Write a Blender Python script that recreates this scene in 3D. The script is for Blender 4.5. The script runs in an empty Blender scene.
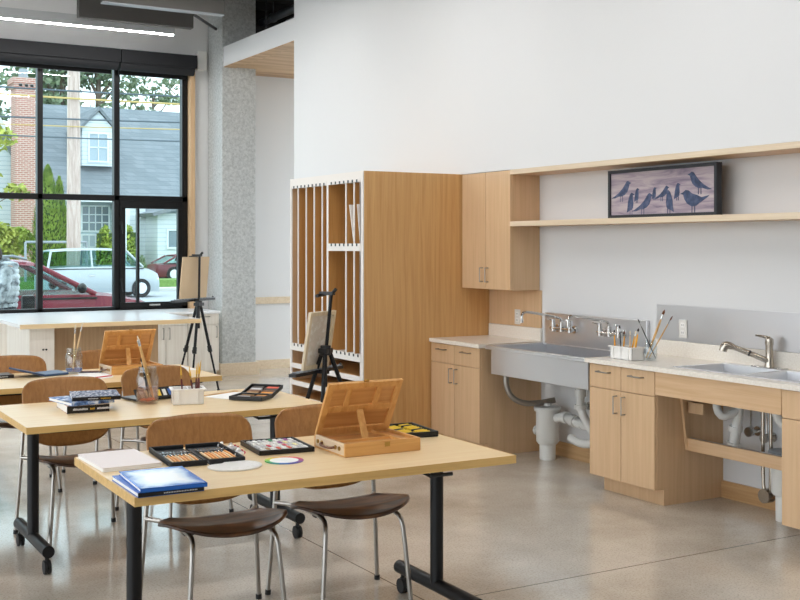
import bpy, math, random
from mathutils import Vector, Matrix
random.seed(11)
S = bpy.context.scene
COL = S.collection
PI = math.pi
def R(a): return math.radians(a)

# ------------------------------------------------------------------ mesh builder
class B:
    def __init__(s): s.v = []; s.f = []; s.m = []; s.mi = 0
    def add(s, vs, fs):
        o = len(s.v); s.v += [tuple(v) for v in vs]
        for f in fs: s.f.append(tuple(i + o for i in f)); s.m.append(s.mi)
        return s
    def box(s, x0, x1, y0, y1, z0, z1):
        return s.add([(x0,y0,z0),(x1,y0,z0),(x1,y1,z0),(x0,y1,z0),(x0,y0,z1),(x1,y0,z1),(x1,y1,z1),(x0,y1,z1)],
            [(3,2,1,0),(4,5,6,7),(0,1,5,4),(1,2,6,5),(2,3,7,6),(3,0,4,7)])
    def obox(s, c, ax, ay, az):       # oriented box: centre and three half axes
        c = Vector(c); ax = Vector(ax); ay = Vector(ay); az = Vector(az)
        vs = [c - ax - ay - az, c + ax - ay - az, c + ax + ay - az, c - ax + ay - az,
              c - ax - ay + az, c + ax - ay + az, c + ax + ay + az, c - ax + ay + az]
        return s.add(vs, [(3,2,1,0),(4,5,6,7),(0,1,5,4),(1,2,6,5),(2,3,7,6),(3,0,4,7)])
    def tube(s, pts, r, n=10, smooth=0):
        P = [Vector(p) for p in pts]
        rs = list(r) if isinstance(r, (list, tuple)) else [r] * len(P)
        for _ in range(smooth):
            Q = [P[0]]; q = [rs[0]]
            for i in range(len(P) - 1):
                Q += [P[i].lerp(P[i+1], .25), P[i].lerp(P[i+1], .75)]
                q += [rs[i] * .75 + rs[i+1] * .25, rs[i] * .25 + rs[i+1] * .75]
            Q.append(P[-1]); q.append(rs[-1]); P, rs = Q, q
        vs = []; fs = []
        t0 = (P[1] - P[0]).normalized()
        u = t0.orthogonal().normalized()
        for i, p in enumerate(P):
            if i == 0: t = P[1] - P[0]
            elif i == len(P) - 1: t = P[-1] - P[-2]
            else: t = (P[i+1] - P[i]).normalized() + (P[i] - P[i-1]).normalized()
            t.normalize()
            u = u - t * u.dot(t)
            u = u.normalized() if u.length > 1e-6 else t.orthogonal().normalized()
            w = t.cross(u)
            for k in range(n):
                a = 2 * PI * k / n
                vs.append(p + (u * math.cos(a) + w * math.sin(a)) * rs[i])
        for i in range(len(P) - 1):
            for k in range(n):
                a = i*n + k; b = i*n + (k+1) % n
                fs.append((a, b, b + n, a + n))
        fs.append(tuple(range(n - 1, -1, -1))); L = (len(P) - 1) * n
        fs.append(tuple(range(L, L + n)))
        return s.add(vs, fs)
    def cyl(s, p0, p1, r, r1=None, n=16): return s.tube([p0, p1], [r, r if r1 is None else r1], n)
    def lathe(s, prof, c=(0,0,0), n=24):      # profile of (radius, z)
        vs = []; fs = []; m = len(prof)
        for k in range(n):
            a = 2*PI*k/n
            for r, z in prof: vs.append((c[0] + r*math.cos(a), c[1] + r*math.sin(a), c[2] + z))
        for k in range(n):
            for i in range(m - 1):
                a = k*m + i; b = ((k+1) % n)*m + i
                fs.append((a, b, b+1, a+1))
        return s.add(vs, fs)
    def prism(s, poly, z0, z1, axis='z'):
        n = len(poly)
        def P(a, b, h): return (a, b, h) if axis == 'z' else ((a, h, b) if axis == 'y' else (h, a, b))
        vs = [P(a, b, z0) for a, b in poly] + [P(a, b, z1) for a, b in poly]
        fs = [tuple(range(n - 1, -1, -1)), tuple(range(n, 2*n))]
        for i in range(n): j = (i+1) % n; fs.append((i, j, j+n, i+n))
        return s.add(vs, fs)
    def grid(s, nu, nv, fn):
        vs = [fn(i/(nu-1), j/(nv-1)) for j in range(nv) for i in range(nu)]
        fs = [(j*nu+i, j*nu+i+1, (j+1)*nu+i+1, (j+1)*nu+i) for j in range(nv-1) for i in range(nu-1)]
        return s.add(vs, fs)
    def ball(s, c, rx, ry=None, rz=None, n=12):
        ry = ry or rx; rz = rz or rx
        prof = [(math.sin(PI*i/n), -math.cos(PI*i/n)) for i in range(n+1)]
        k = len(s.v); s.lathe(prof, (0,0,0), n*2)
        s.v[k:] = [(c[0]+x*rx, c[1]+y*ry, c[2]+z*rz) for x, y, z in s.v[k:]]
        return s
    def leaves(s, c, rad, n, size, shell=.35, flat=0):
        for _ in range(n):
            while True:
                p = Vector((random.uniform(-1,1), random.uniform(-1,1), random.uniform(-1,1)))
                if shell < p.length <= 1: break
            p = Vector((c[0]+p.x*rad[0], c[1]+p.y*rad[1], c[2]+p.z*rad[2]))
            a = Vector((random.uniform(-1,1), random.uniform(-1,1), random.uniform(-1,1)*(1-flat))).normalized()
            b = a.orthogonal().normalized(); b = (Matrix.Rotation(random.uniform(0,6.28), 3, a) @ b)
            q = size * random.uniform(.6, 1.3)
            s.add([p - a*q, p + b*q*.5, p + a*q, p - b*q*.5], [(0,1,2,3)])
        return s

def O(name, b, mat, parent=None, bevel=0, smooth=False, loc=(0,0,0), rz=0, kind=None, solid=0, label=None, seg=2):
    me = bpy.data.meshes.new(name)
    me.from_pydata(b.v, [], b.f); me.update()
    for m in (mat if isinstance(mat, (list, tuple)) else [mat]): me.materials.append(m)
    if any(b.m): me.polygons.foreach_set('material_index', b.m)
    import bmesh
    bm = bmesh.new(); bm.from_mesh(me)
    if not solid and len(b.f) < 4000: bmesh.ops.recalc_face_normals(bm, faces=bm.faces)
    bm.to_mesh(me); bm.free()
    if smooth:
        me.shade_smooth(); me.set_sharp_from_angle(angle=R(38))
    o = bpy.data.objects.new(name, me); COL.objects.link(o)
    o.location = loc; o.rotation_euler = (0,0,rz)
    if solid:
        md = o.modifiers.new('Solid', 'SOLIDIFY'); md.thickness = solid; md.offset = 0
    if bevel:
        md = o.modifiers.new('Bevel', 'BEVEL'); md.width = bevel; md.segments = seg; md.limit_method = 'ANGLE'
    if parent: o.parent = parent
    if kind: o['kind'] = kind
    if label: o['label'] = label
    return o
def tag(o, label, cat, group=None):
    o['label'] = label; o['category'] = cat
    if group: o['group'] = group
    return o
def E(name, label, cat, loc=(0,0,0), rz=0, group=None):
    o = bpy.data.objects.new(name, None); COL.objects.link(o); o.empty_display_size = .05
    o.location = loc; o.rotation_euler = (0,0,rz)
    return tag(o, label, cat, group)
def kids(o): return [c for c in list(bpy.data.objects) if c.parent == o]
def dup(root, loc, rz, label=None, group=None):
    def cp(o, par):
        c = o.copy(); COL.objects.link(c)
        if par: c.parent = par
        for ch in kids(o): cp(ch, c)
        return c
    r = cp(root, None); r.location = loc; r.rotation_euler = (0,0,rz)
    if label: r['label'] = label
    if group: r['group'] = group
    return r

# ------------------------------------------------------------------ materials
def lin(c):
    return tuple(((x/255)/12.92 if x/255 <= .04045 else ((x/255+.055)/1.055)**2.4) for x in c[:3]) + (1,)
def mat(name, rgb, rough=.5, metal=0, spec=.5, **kw):
    m = bpy.data.materials.new(name); m.use_nodes = True
    p = m.node_tree.nodes['Principled BSDF']
    p.inputs['Base Color'].default_value = lin(rgb); p.inputs['Roughness'].default_value = rough
    p.inputs['Metallic'].default_value = metal; p.inputs['Specular IOR Level'].default_value = spec
    for k, v in kw.items(): p.inputs[k].default_value = v
    return m
def nodes(m): return m.node_tree.nodes, m.node_tree.links, m.node_tree.nodes['Principled BSDF']
def mapped(m, scale, rot=(0,0,0)):
    n, l, p = nodes(m)
    tc = n.new('ShaderNodeTexCoord'); mp = n.new('ShaderNodeMapping')
    mp.inputs['Scale'].default_value = scale; mp.inputs['Rotation'].default_value = rot
    l.new(tc.outputs['Object'], mp.inputs['Vector'])
    return mp.outputs['Vector']
def ramp(m, fac, stops, interp='LINEAR'):
    n, l, p = nodes(m)
    r = n.new('ShaderNodeValToRGB'); r.color_ramp.interpolation = interp
    e = r.color_ramp.elements
    while len(e) < len(stops): e.new(.5)
    for i, (pos, c) in enumerate(stops): e[i].position = pos; e[i].color = lin(c)
    l.new(fac, r.inputs['Fac'])
    return r.outputs['Color']
def noise(m, vec, scale=1, detail=4, rough=.55, dist=0):
    n, l, p = nodes(m)
    t = n.new('ShaderNodeTexNoise'); t.inputs['Scale'].default_value = scale; t.inputs['Detail'].default_value = detail
    t.inputs['Roughness'].default_value = rough; t.inputs['Distortion'].default_value = dist
    l.new(vec, t.inputs['Vector'])
    return t.outputs['Fac']
def wood(name, a, b, axis='z', rough=.4, fine=38, long=1.3, spec=.4):
    m = mat(name, a, rough, spec=spec); n, l, p = nodes(m)
    sc = {'x': (long, fine, fine), 'y': (fine, long, fine), 'z': (fine, fine, long)}[axis]
    v = mapped(m, sc)
    f = noise(m, v, 1, 5, .6, .6)
    l.new(ramp(m, f, [(.3, b), (.62, a)]), p.inputs['Base Color'])
    return m
def speckle(name, a, b, scale=60, rough=.4, spec=.5):
    m = mat(name, a, rough, spec=spec); n, l, p = nodes(m)
    f = noise(m, mapped(m, (1,1,1)), scale, 6, .7)
    l.new(ramp(m, f, [(.35, b), (.65, a)]), p.inputs['Base Color'])
    return m
def bumped(m, vec_scale, scale, strength, dist=.01):
    n, l, p = nodes(m)
    f = noise(m, mapped(m, vec_scale), scale, 5)
    bp = n.new('ShaderNodeBump'); bp.inputs['Strength'].default_value = strength; bp.inputs['Distance'].default_value = dist
    l.new(f, bp.inputs['Height']); l.new(bp.outputs['Normal'], p.inputs['Normal'])
    return m
def glass(name, tint, refl=.5, rough=0.0, ior=1.45):
    m = bpy.data.materials.new(name); m.use_nodes = True
    n = m.node_tree.nodes; l = m.node_tree.links; n.clear()
    o = n.new('ShaderNodeOutputMaterial'); t = n.new('ShaderNodeBsdfTransparent'); t.inputs['Color'].default_value = lin(tint)
    g = n.new('ShaderNodeBsdfGlossy'); g.inputs['Roughness'].default_value = rough
    fr = n.new('ShaderNodeFresnel'); fr.inputs['IOR'].default_value = ior
    ge = n.new('ShaderNodeNewGeometry'); iv = n.new('ShaderNodeMath'); iv.operation = 'SUBTRACT'; iv.inputs[0].default_value = 1; l.new(ge.outputs['Backfacing'], iv.inputs[1])
    ml = n.new('ShaderNodeMath'); ml.operation = 'MULTIPLY'; l.new(fr.outputs[0], ml.inputs[0]); l.new(iv.outputs[0], ml.inputs[1])
    mx = n.new('ShaderNodeMixShader'); l.new(ml.outputs[0], mx.inputs['Fac'])
    l.new(t.outputs[0], mx.inputs[1]); l.new(g.outputs[0], mx.inputs[2]); l.new(mx.outputs[0], o.inputs['Surface'])
    return m
def emit(name, rgb, st):
    m = mat(name, rgb, .5); p = m.node_tree.nodes['Principled BSDF']
    p.inputs['Emission Color'].default_value = lin(rgb); p.inputs['Emission Strength'].default_value = st
    return m
def brick(name, c1, c2, mortar, bw, bh, ms, rough=.85, axes='xz', offset=.5):
    m = mat(name, c1, rough, spec=.2); n, l, p = nodes(m)
    tc = n.new('ShaderNodeTexCoord'); sp = n.new('ShaderNodeSeparateXYZ'); cb = n.new('ShaderNodeCombineXYZ')
    l.new(tc.outputs['Object'], sp.inputs[0])
    ad = n.new('ShaderNodeMath'); ad.operation = 'ADD'
    l.new(sp.outputs['X'], ad.inputs[0]); l.new(sp.outputs['Y'], ad.inputs[1])
    l.new(ad.outputs[0], cb.inputs['X']); l.new(sp.outputs['Z'], cb.inputs['Y'])
    t = n.new('ShaderNodeTexBrick'); l.new(cb.outputs[0], t.inputs['Vector'])
    t.inputs['Color1'].default_value = lin(c1); t.inputs['Color2'].default_value = lin(c2); t.inputs['Mortar'].default_value = lin(mortar)
    t.inputs['Scale'].default_value = 1; t.inputs['Brick Width'].default_value = bw; t.inputs['Row Height'].default_value = bh
    t.inputs['Mortar Size'].default_value = ms; t.offset = offset
    l.new(t.outputs['Color'], p.inputs['Base Color'])
    return m

M_wall = mat('white paint', (226,226,226), .85, spec=.2)
M_wallwarm = mat('cream paint', (238,233,222), .85, spec=.2)
M_black = mat('black anodised', (13,13,15), .42, spec=.35)
M_blackpl = mat('black plastic', (15,15,16), .35)
M_shade = mat('black shade fabric', (22,23,27), .7)
M_dark = mat('dark deck paint', (38,37,36), .85)
M_baffle = mat('charcoal felt', (92,90,88), .95, spec=.1)
M_baffle2 = mat('charcoal felt panel', (99,97,94), .95, spec=.1)
M_oak = wood('oak veneer', (216,182,144), (206,171,131))
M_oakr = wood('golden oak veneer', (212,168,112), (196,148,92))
M_oakh = wood('oak veneer level grain', (216,182,144), (201,163,122), 'x')
M_oakx = wood('oak trim', (210,172,126), (188,145,98), 'y')
M_oaklight = wood('pale oak edge', (228,210,184), (214,192,162), 'y')
M_white_oak = wood('whitewashed oak', (242,236,226), (230,222,210))
M_panelbrown = wood('tan wood panel', (190,160,126), (172,142,108))
M_maple = wood('maple laminate', (243,218,174), (235,204,156), 'x', rough=.3)
M_mapledge = wood('maple edge band', (226,186,118), (206,164,98), 'x', rough=.4)
M_rackedge = mat('whitewashed edge', (232,226,220), .6)
M_rackin = wood('rack divider veneer', (196,146,86), (178,126,70))
M_ply = wood('walnut plywood back', (170,120,66), (148,100,52), rough=.36, fine=60)
M_plyedge = wood('plywood edge', (180,140,96), (150,110,70), 'x')
M_chrome = mat('chrome', (205,203,200), .18, 1)
M_chromed = mat('brushed chrome', (170,165,158), .32, 1)
M_steel = bumped(mat('brushed stainless steel', (220,220,222), .32, 1), (1,40,1), 6, .05)
M_steel2 = mat('satin stainless', (224,225,228), .34, 1)
M_nickd = mat('dark brushed nickel', (178,168,155), .22, 1)
M_nickel = mat('nickel pull', (165,158,150), .3, 1)
M_brass = mat('brass', (190,150,80), .3, 1)
M_stone = speckle('pale stone counter', (244,238,228), (230,221,208), 90, .25)
M_whitec = mat('white laminate counter', (244,246,248), .2)
M_plastic = mat('white plastic', (240,238,234), .4)
M_pvc = mat('white pvc', (226,226,222), .35)
M_greypl = mat('grey plastic', (150,155,160), .4)
M_rubber = mat('black rubber', (22,22,23), .6)
M_glassjar = glass('clear jar glass', (248,251,252), ior=2.1)
M_pane = glass('window glass', (230,240,241), ior=1.5)
M_carglass = glass('car glass', (205,228,226), ior=1.5)
M_paper = mat('white paper', (246,245,242), .8)
M_canvas = bumped(mat('primed canvas', (236,228,212), .9, spec=.1), (1,1,1), 300, .2, .002)
M_wallgrey = mat('grey outlet plate', (225,222,216), .4)

# chair seat: dark brown veneer with a lighter band painting in a broad reflection
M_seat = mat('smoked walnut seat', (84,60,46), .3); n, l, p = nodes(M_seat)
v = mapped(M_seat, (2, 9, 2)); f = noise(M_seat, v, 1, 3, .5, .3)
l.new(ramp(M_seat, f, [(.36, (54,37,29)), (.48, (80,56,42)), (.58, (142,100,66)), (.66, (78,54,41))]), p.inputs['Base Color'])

M_concrete = mat('cast concrete', (176,180,178), .8, spec=.2); n, l, p = nodes(M_concrete)
f = noise(M_concrete, mapped(M_concrete, (1,1,1)), 34, 8, .72)
l.new(ramp(M_concrete, f, [(.3, (158,161,160)), (.55, (198,201,200)), (.75, (216,217,215))]), p.inputs['Base Color'])
bumped(M_concrete, (1,1,1), 60, .35, .01)

# polished concrete floor with saw-cut joints
M_floor = mat('polished concrete', (178,170,156), .2, spec=.8); n, l, p = nodes(M_floor)
vv = mapped(M_floor, (1,1,1))
f1 = noise(M_floor, vv, .9, 7, .62); f2 = noise(M_floor, vv, 90, 4, .7)
c1 = ramp(M_floor, f1, [(.3, (168,159,145)), (.5, (200,191,178)), (.72, (222,214,202))])
c2 = ramp(M_floor, f2, [(.32, (186,182,176)), (.5, (255,255,255)), (.75, (255,255,255))])
mx = n.new('ShaderNodeMix'); mx.data_type = 'RGBA'; mx.blend_type = 'MULTIPLY'; mx.inputs[0].default_value = .7
l.new(c1, mx.inputs[6]); l.new(c2, mx.inputs[7])
sp = n.new('ShaderNodeSeparateXYZ'); l.new(vv, sp.inputs[0])
def joint(axis, at):
    a = n.new('ShaderNodeMath'); a.operation = 'SUBTRACT'; a.inputs[1].default_value = at; l.new(sp.outputs[axis], a.inputs[0])
    b = n.new('ShaderNodeMath'); b.operation = 'ABSOLUTE'; l.new(a.outputs[0], b.inputs[0])
    c = n.new('ShaderNodeMath'); c.operation = 'LESS_THAN'; c.inputs[1].default_value = .004; l.new(b.outputs[0], c.inputs[0])
    return c.outputs[0]
last = mx.outputs[2]
for ax, at in (('X', 2.67), ('Y', 4.29), ('Y', 9.4), ('X', 0.2)):
    m2 = n.new('ShaderNodeMix'); m2.data_type = 'RGBA'; l.new(joint(ax, at), m2.inputs[0]); l.new(last, m2.inputs[6]); m2.inputs[7].default_value = lin((104,98,88)); last = m2.outputs[2]
l.new(last, p.inputs['Base Color'])
rr = n.new('ShaderNodeMapRange'); rr.inputs[1].default_value = .3; rr.inputs[2].default_value = .7; rr.inputs[3].default_value = .08; rr.inputs[4].default_value = .17
l.new(f1, rr.inputs[0]); l.new(rr.outputs[0], p.inputs['Roughness'])

def uspec(name, cs, scale=18):       # flecked colour for small painted things
    m = mat(name, cs[0], .6); n, l, p = nodes(m)
    f = noise(m, mapped(m, (1,1,1)), scale, 3)
    l.new(ramp(m, f, [(.35 + .3*i/max(1, len(cs)-1), c) for i, c in enumerate(cs)]), p.inputs['Base Color'])
    return m

# ------------------------------------------------------------------ the room
WX = 5.42; BX = 5.14; WY = 13.6; CZ = 4.7
O('floor', B().box(-9, 8, -8, 13.75, -.12, 0), M_floor, kind='structure')
O('ceiling', B().box(-9, 8, -8, 13.75, CZ, CZ+.15), M_dark, kind='structure')
b = B().box(WX, WX+.2, -8, 11.05, 0, CZ)
O('wall_right', b, M_wall, kind='structure')
O('wall_bulkhead', B().box(BX, WX, -8, 9.25, 2.19, CZ), M_wall, kind='structure')
O('wall_pier', B().box(BX, WX, 9.25, 11.05, 0, CZ), M_wall, kind='structure')
# window wall: opening x -.2..4.85, z .86..3.8
b = B().box(-9, -.2, WY, WY+.15, 0, CZ); b.box(-.2, 4.86, WY, WY+.15, 0, .8); b.box(-.2, 4.86, WY, WY+.15, 3.88, CZ)
b.box(4.86, 5.3, WY, WY+.15, 0, CZ); b.box(5.3, 8, WY, WY+.15, 0, 4.1)
O('wall_back', b, M_wall, kind='structure')
O('wall_front', B().box(-9, 8, -6.2, -6, 0, CZ), M_wall, kind='structure')  # unseen wall behind the camera, added to cut the light from there
O('wall_plenum', B().box(5.3, 8, WY, WY+.15, 4.1, CZ), M_dark, kind='structure')
O('wall_alcove', B().box(7.85, 8, -8, 11.0, 0, CZ), M_wall, kind='structure')
O('column', B().box(5.12, 5.57, 13.1, 13.59, 0, CZ), M_concrete, kind='structure', bevel=.012)
O('beam', B().box(BX, BX+.16, 11.05, 13.1, 3.81, 4.05), M_wall, kind='structure')
M_soffit = wood('cedar soffit boards', (206,172,132), (150,108,70), 'x', fine=9, long=.6)
O('ceiling_soffit', B().box(BX+.16, 7.85, 11.05, WY, 3.81, 3.9).box(BX+.005, BX+.16, 11.05, 13.1, 3.80, 3.81), M_soffit, kind='structure')
b = B().box(5.085, 5.12, 13.06, 13.59, 0, .155); b.box(5.12, 5.6, 13.06, 13.1, 0, .155); b.box(5.57, 5.6, 13.1, 13.59, 0, .155)
O('baseboard_column', b, M_oaklight, kind='structure')
O('baseboard_alcove', B().box(5.6, 7.85, 13.575, WY, 0, .115), M_oaklight, kind='structure')
O('trim_1', B().box(5.57, 7.85, 13.57, WY, .848, .935), M_oaklight, kind='structure', bevel=.004)     # chair rail
O('baseboard_right', B().box(WX-.02, WX, 3.0, 7.1, 0, .107), M_oakx, kind='structure')
O('trim_2', B().box(4.86, 4.92, 13.5, WY+.02, .82, 3.88), M_oak, kind='structure')                   # jamb
# window
w = bpy.data.objects.new('window_1', None); COL.objects.link(w); w['kind'] = 'structure'; w.location = (0, 13.66, 0)
b = B()
for x0, x1 in ((-.2,-.12), (.98,1.04), (2.0,2.06), (3.02,3.085), (3.93,4.0), (4.79,4.86)): b.box(x0, x1, -.05, .05, .8, 3.88)
b.box(-.2, 4.86, -.05, .05, 3.78, 3.88); b.box(-.2, 4.86, -.05, .05, .8, .86); b.box(-.2, 4.86, -.05, .05, 2.15, 2.22)
O('window_frame', b, M_black, w, bevel=.006)
b = B()
for x0, x1 in ((-.12,.98), (1.04,2.0), (2.06,3.02), (3.085,3.93)): b.box(x0, x1, -.004, .004, .86, 2.15); b.box(x0, x1, -.004, .004, 2.22, 3.78)
b.box(4.0, 4.79, -.004, .004, 2.22, 3.78)
O('window_pane', b, M_pane, w)
b = B(); b.box(4.0, 4.79, -.07, 0, .84, .91); b.box(4.0, 4.79, -.07, 0, 2.06, 2.16)
for x0, x1 in ((4.0,4.065), (4.21,4.24), (4.73,4.79)): b.box(x0, x1, -.07, 0, .91, 2.06)
sash = O('casement_sash', b, M_black, w, bevel=.005)
O('sash_pane', B().box(4.065, 4.21, -.03, -.024, .91, 2.06).box(4.24, 4.73, -.03, -.024, .91, 2.06), M_pane, sash)
O('latch', B().box(3.99, 4.02, -.1, -.07, 1.86, 1.9).tube([(4.01,-.09,1.86),(4.02,-.11,1.75)], .008), M_blackpl, sash)
O('latch', B().box(3.99, 4.02, -.1, -.07, 1.16, 1.2).tube([(4.01,-.09,1.16),(4.02,-.11,1.05)], .008), M_blackpl, sash)
O('name_plate', B().box(4.36, 4.5, -.075, -.07, .865, .885), M_chrome, sash, label='small chrome plate')
# ------------------------------------------------------------------ exposed services
def pendant(x0, x1, y, z, label, grp=None, L=30):
    t = E('linear_pendant', label, 'pendant light', ((x0+x1)/2, y, z), group=grp); h = (x1-x0)/2
    O('housing', B().box(-h, h, -.035, .035, .012, .125), M_pend, t, bevel=.004)
    O('diffuser', B().box(-h+.01, h-.01, -.022, .022, .004, .012), M_led[L], t)
    for s in (-1, 1):
        r = O('suspension_rod', B().cyl((s*(h-.9),0,.125), (s*(h-.9),0,CZ-z), .006, n=8), M_chromed, t)
        O('canopy', B().cyl((s*(h-.9),0,CZ-z-.03), (s*(h-.9),0,CZ-z), .04, n=16), M_chromed, r)
    return t
M_pend = mat('grey pendant housing', (186,190,192), .5)
M_led = {30: emit('warm white led diffuser', (250,248,246), 44)}
pendant(.9, 4.3, 12.5, 4.01, 'long slim lit linear pendant hanging in front of the window wall')
for i, (y, z) in enumerate(((10.1, 4.15), (7.4, 4.15), (4.6, 4.15), (1.6, 4.15))):
    for j, (x0, x1) in enumerate(((.9, 4.3), (-4.5, -1.1))):
        pendant(x0, x1, y, z, 'linear pendant in the ceiling rows above the work tables', 'overhead linear pendants')
t = E('ceiling_baffle', 'grey felt ceiling baffle nearer the window, shorter and lower edge at left', 'ceiling baffle', (3.77, 12.2, 4.05))
O('baffle_panel', B().box(-.64, .64, -.05, .05, 0, .6), M_baffle, t, bevel=.004)
t = E('ceiling_baffle', 'large grey felt ceiling baffle with pale lower edge reaching the concrete column', 'ceiling baffle', (3.75, 11.2, 4.015))
O('baffle_panel', B().box(-.64, .64, -.04, .04, .014, .65), M_baffle2, t)
O('lit_edge', B().box(-.64, .64, -.045, .045, 0, .014), M_greypl, t)  # paler strip paints in window light on the baffle's underside
tag(O('conduit', B().cyl((4.42, 12.2, 4.22), (5.12, 13.3, 4.3), .018, n=10), M_blackpl), 'black conduit running from the ceiling baffle to the column', 'pipe')
tag(O('wall_speaker', B().box(-.07, .05, -.09, 0, -.12, .12), M_plastic, bevel=.012, loc=(5.03, WY, 3.93)), 'small white box mounted high on the wall beside the column', 'speaker')
M_duct = mat('galvanised duct', (140,146,152), .45, 1)
for i, (x, z, r) in enumerate(((5.85, 4.5, .05), (6.25, 4.52, .07), (6.9, 4.48, .06))):
    b = B(); b.cyl((x, 11.0, z), (x, 13.58, z), r, n=14)
    for y in (11.4, 12.3, 13.2): b.cyl((x, y-.02, z), (x, y+.02, z), r+.012, n=14); b.cyl((x, y, z+r), (x, y, CZ), .006, n=6)
    tag(O('duct', b, M_duct, smooth=True), ('thin', 'thick', 'right-hand')[i] + ' galvanised duct running through the dark space above the alcove beam', 'duct', )
b = B().cyl((5.62, 12.9, 4.3), (5.62, 12.9, 4.7), .012, n=8); tag(O('hanger_rod', b, M_blackpl), 'black hanger rod in the dark ceiling space beside the column', 'rod')
for i, y in enumerate((11.7, 12.5, 13.3)):
    O('ceiling_joist', B().box(5.4, 7.85, y-.04, y+.04, 4.6, CZ), M_dark, kind='structure')
for x0, x1, lab in ((-.1, 3.94, 'long black roller shade cassette over the left part of the window'), (3.95, 4.9, 'short black roller shade cassette over the right part of the window')):
    t = E('roller_shade', lab, 'roller shade', (x0, 13.36, 3.7))
    w = x1-x0
    O('cassette', B().box(0, w, 0, .2, .1, .26), M_shade, t, bevel=.006)
    O('shade_roll', B().cyl((.0,.1,.09), (w-.02,.1,.09), .075, n=16), M_shade, t, smooth=True)
    O('hem_bar', B().box(.02, w-.06, .19, .215, -.02, .05), M_black, t)

# ------------------------------------------------------------------ cabinets: built facing local -Y, x runs left to right
def handle_bm(x, y, z, ln, vert):
    b = B(); h = ln/2; d = .032
    if vert:
        b.tube([(x,y,z-h),(x,y-d,z-h),(x,y-d,z+h),(x,y,z+h)], .005, 8)
    else:
        b.tube([(x-h,y,z),(x-h,y-d,z),(x+h,y-d,z),(x+h,y,z)], .005, 8)
    return b
def cabinet(name, label, cat, loc, rz, w, d, z0, z1, doors, drawers, m, toe=True, hz='top', group=None, dh=.155, hl=.11, one_side=1, ctop=None):
    t = E(name, label, cat, loc, rz, group)
    fy = .02
    O('carcass', B().box(0, w, fy, d, z0, ctop or z1), m, t, bevel=.0015)
    if toe: O('toe_kick', B().box(.06, w-.0, .075, d, 0, z0), m, t, bevel=.001)
    dz = z1 - (dh if drawers else 0)
    g = .0025
    for i in range(drawers):
        x0, x1 = w*i/drawers + g, w*(i+1)/drawers - g
        o = O('drawer', B().box(x0, x1, 0, fy, dz+g, z1-.004), m, t, bevel=.0015)
        O('handle', handle_bm((x0+x1)/2, 0, (dz+z1)/2+.03, hl, False), M_nickel, o, smooth=True)
    for i in range(doors):
        x0, x1 = w*i/doors + g, w*(i+1)/doors - g
        o = O('door', B().box(x0, x1, 0, fy, z0+.002, dz-g), m, t, bevel=.0015)
        hx = (x1-.035 if (i % 2 == 0) == (one_side == 1) else x0+.035)
        zz = dz-.09 if hz == 'top' else z0+.06+hl/2
        O('handle', handle_bm(hx, 0, zz, hl, True), M_nickel, o, smooth=True)
    return t
RZ = -PI/2                    # sink wall: local x runs towards the camera, local y runs to the wall
FX = 4.835; DEP = WX - FX - .002
cabinet('base_cabinet', 'oak base cabinet with two doors and two drawers beside the tall storage rack', 'cabinet', (FX, 7.775, 0), RZ, .695, DEP, .1, .825, 2, 2, M_oak)
cabinet('base_cabinet', 'oak base cabinet with two doors and two drawers between the two sinks', 'cabinet', (FX, 5.8, 0), RZ, .615, DEP, .1, .832, 2, 2, M_oak)
cabinet('base_cabinet', 'oak base cabinet cut by the right picture edge beyond the open sink bay', 'cabinet', (FX, 4.21, 0), RZ, .9, DEP, .1, .832, 2, 2, M_oak, ctop=.69)
cabinet('wall_cabinet', 'oak upper cabinet with two doors mounted beside the tall storage rack', 'cabinet', (5.135, 7.775, 0), RZ, .675, WX-5.137, 1.255, 2.188, 2, 0, M_oak, toe=False, hz='bottom')
tag(O('worktop', B().box(4.815, WX, 7.065, 7.775, .826, .857), M_stone, bevel=.003), 'short pale stone worktop left of the stainless trough sink', 'countertop')
tag(O('backsplash', B().box(WX-.02, WX, 7.065, 7.775, .857, .955), M_stone, bevel=.002), 'short pale stone upstand behind the left worktop', 'backsplash')
tag(O('back_panel', B().box(WX-.012, WX, 7.07, 7.775, .957, 1.253), M_oak), 'oak panel on the wall between upper cabinet and left worktop', 'panel')
# right worktop with a sink cut-out
SX0, SX1, SY0, SY1 = 4.93, 5.33, 4.1, 5.1
b = B().box(4.815, SX0, 3.3, 5.825, .834, .862); b.box(SX1, WX, 3.3, 5.825, .834, .862); b.box(SX0, SX1, SY1, 5.825, .834, .862); b.box(SX0, SX1, 3.3, SY0, .834, .862)
tag(O('worktop', b, M_stone), 'long pale stone worktop holding the drop-in double sink', 'countertop')
tag(O('backsplash', B().box(WX-.02, WX, 3.3, 5.78, .862, .965), M_stone, bevel=.002), 'long pale stone upstand behind the double sink', 'backsplash')
tag(O('splash_panel', B().box(WX-.008, WX, 3.3, 5.785, .967, 1.203), M_steel, bevel=.001), 'long stainless steel sheet on the wall behind the double sink', 'splash panel')
tag(O('splash_panel', B().box(WX-.03, WX-.002, 5.86, 7.0, .7, 1.085), M_steel, bevel=.003), 'stainless steel wall sheet carrying the taps of the trough sink', 'splash panel')
def outlet(loc, rz, label):
    t = E('wall_outlet', label, 'outlet', loc, rz)
    O('face_plate', B().box(-.037, .037, -.006, 0, -.06, .06), M_wallgrey, t, bevel=.003)
    for z in (-.025, .025):
        o = O('socket', B().box(-.018, .018, -.009, -.006, z-.016, z+.016), M_plastic, t, bevel=.002)
        O('slots', B().box(-.008, -.005, -.0095, -.009, z-.006, z+.006).box(.005, .008, -.0095, -.009, z-.006, z+.006), M_blackpl, o)
outlet((WX-.012, 7.375, 1.03), RZ, 'pale outlet plate on the oak panel under the upper cabinet')
outlet((WX-.008, 5.53, 1.05), RZ, 'pale outlet plate on the long stainless splash sheet')
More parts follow.
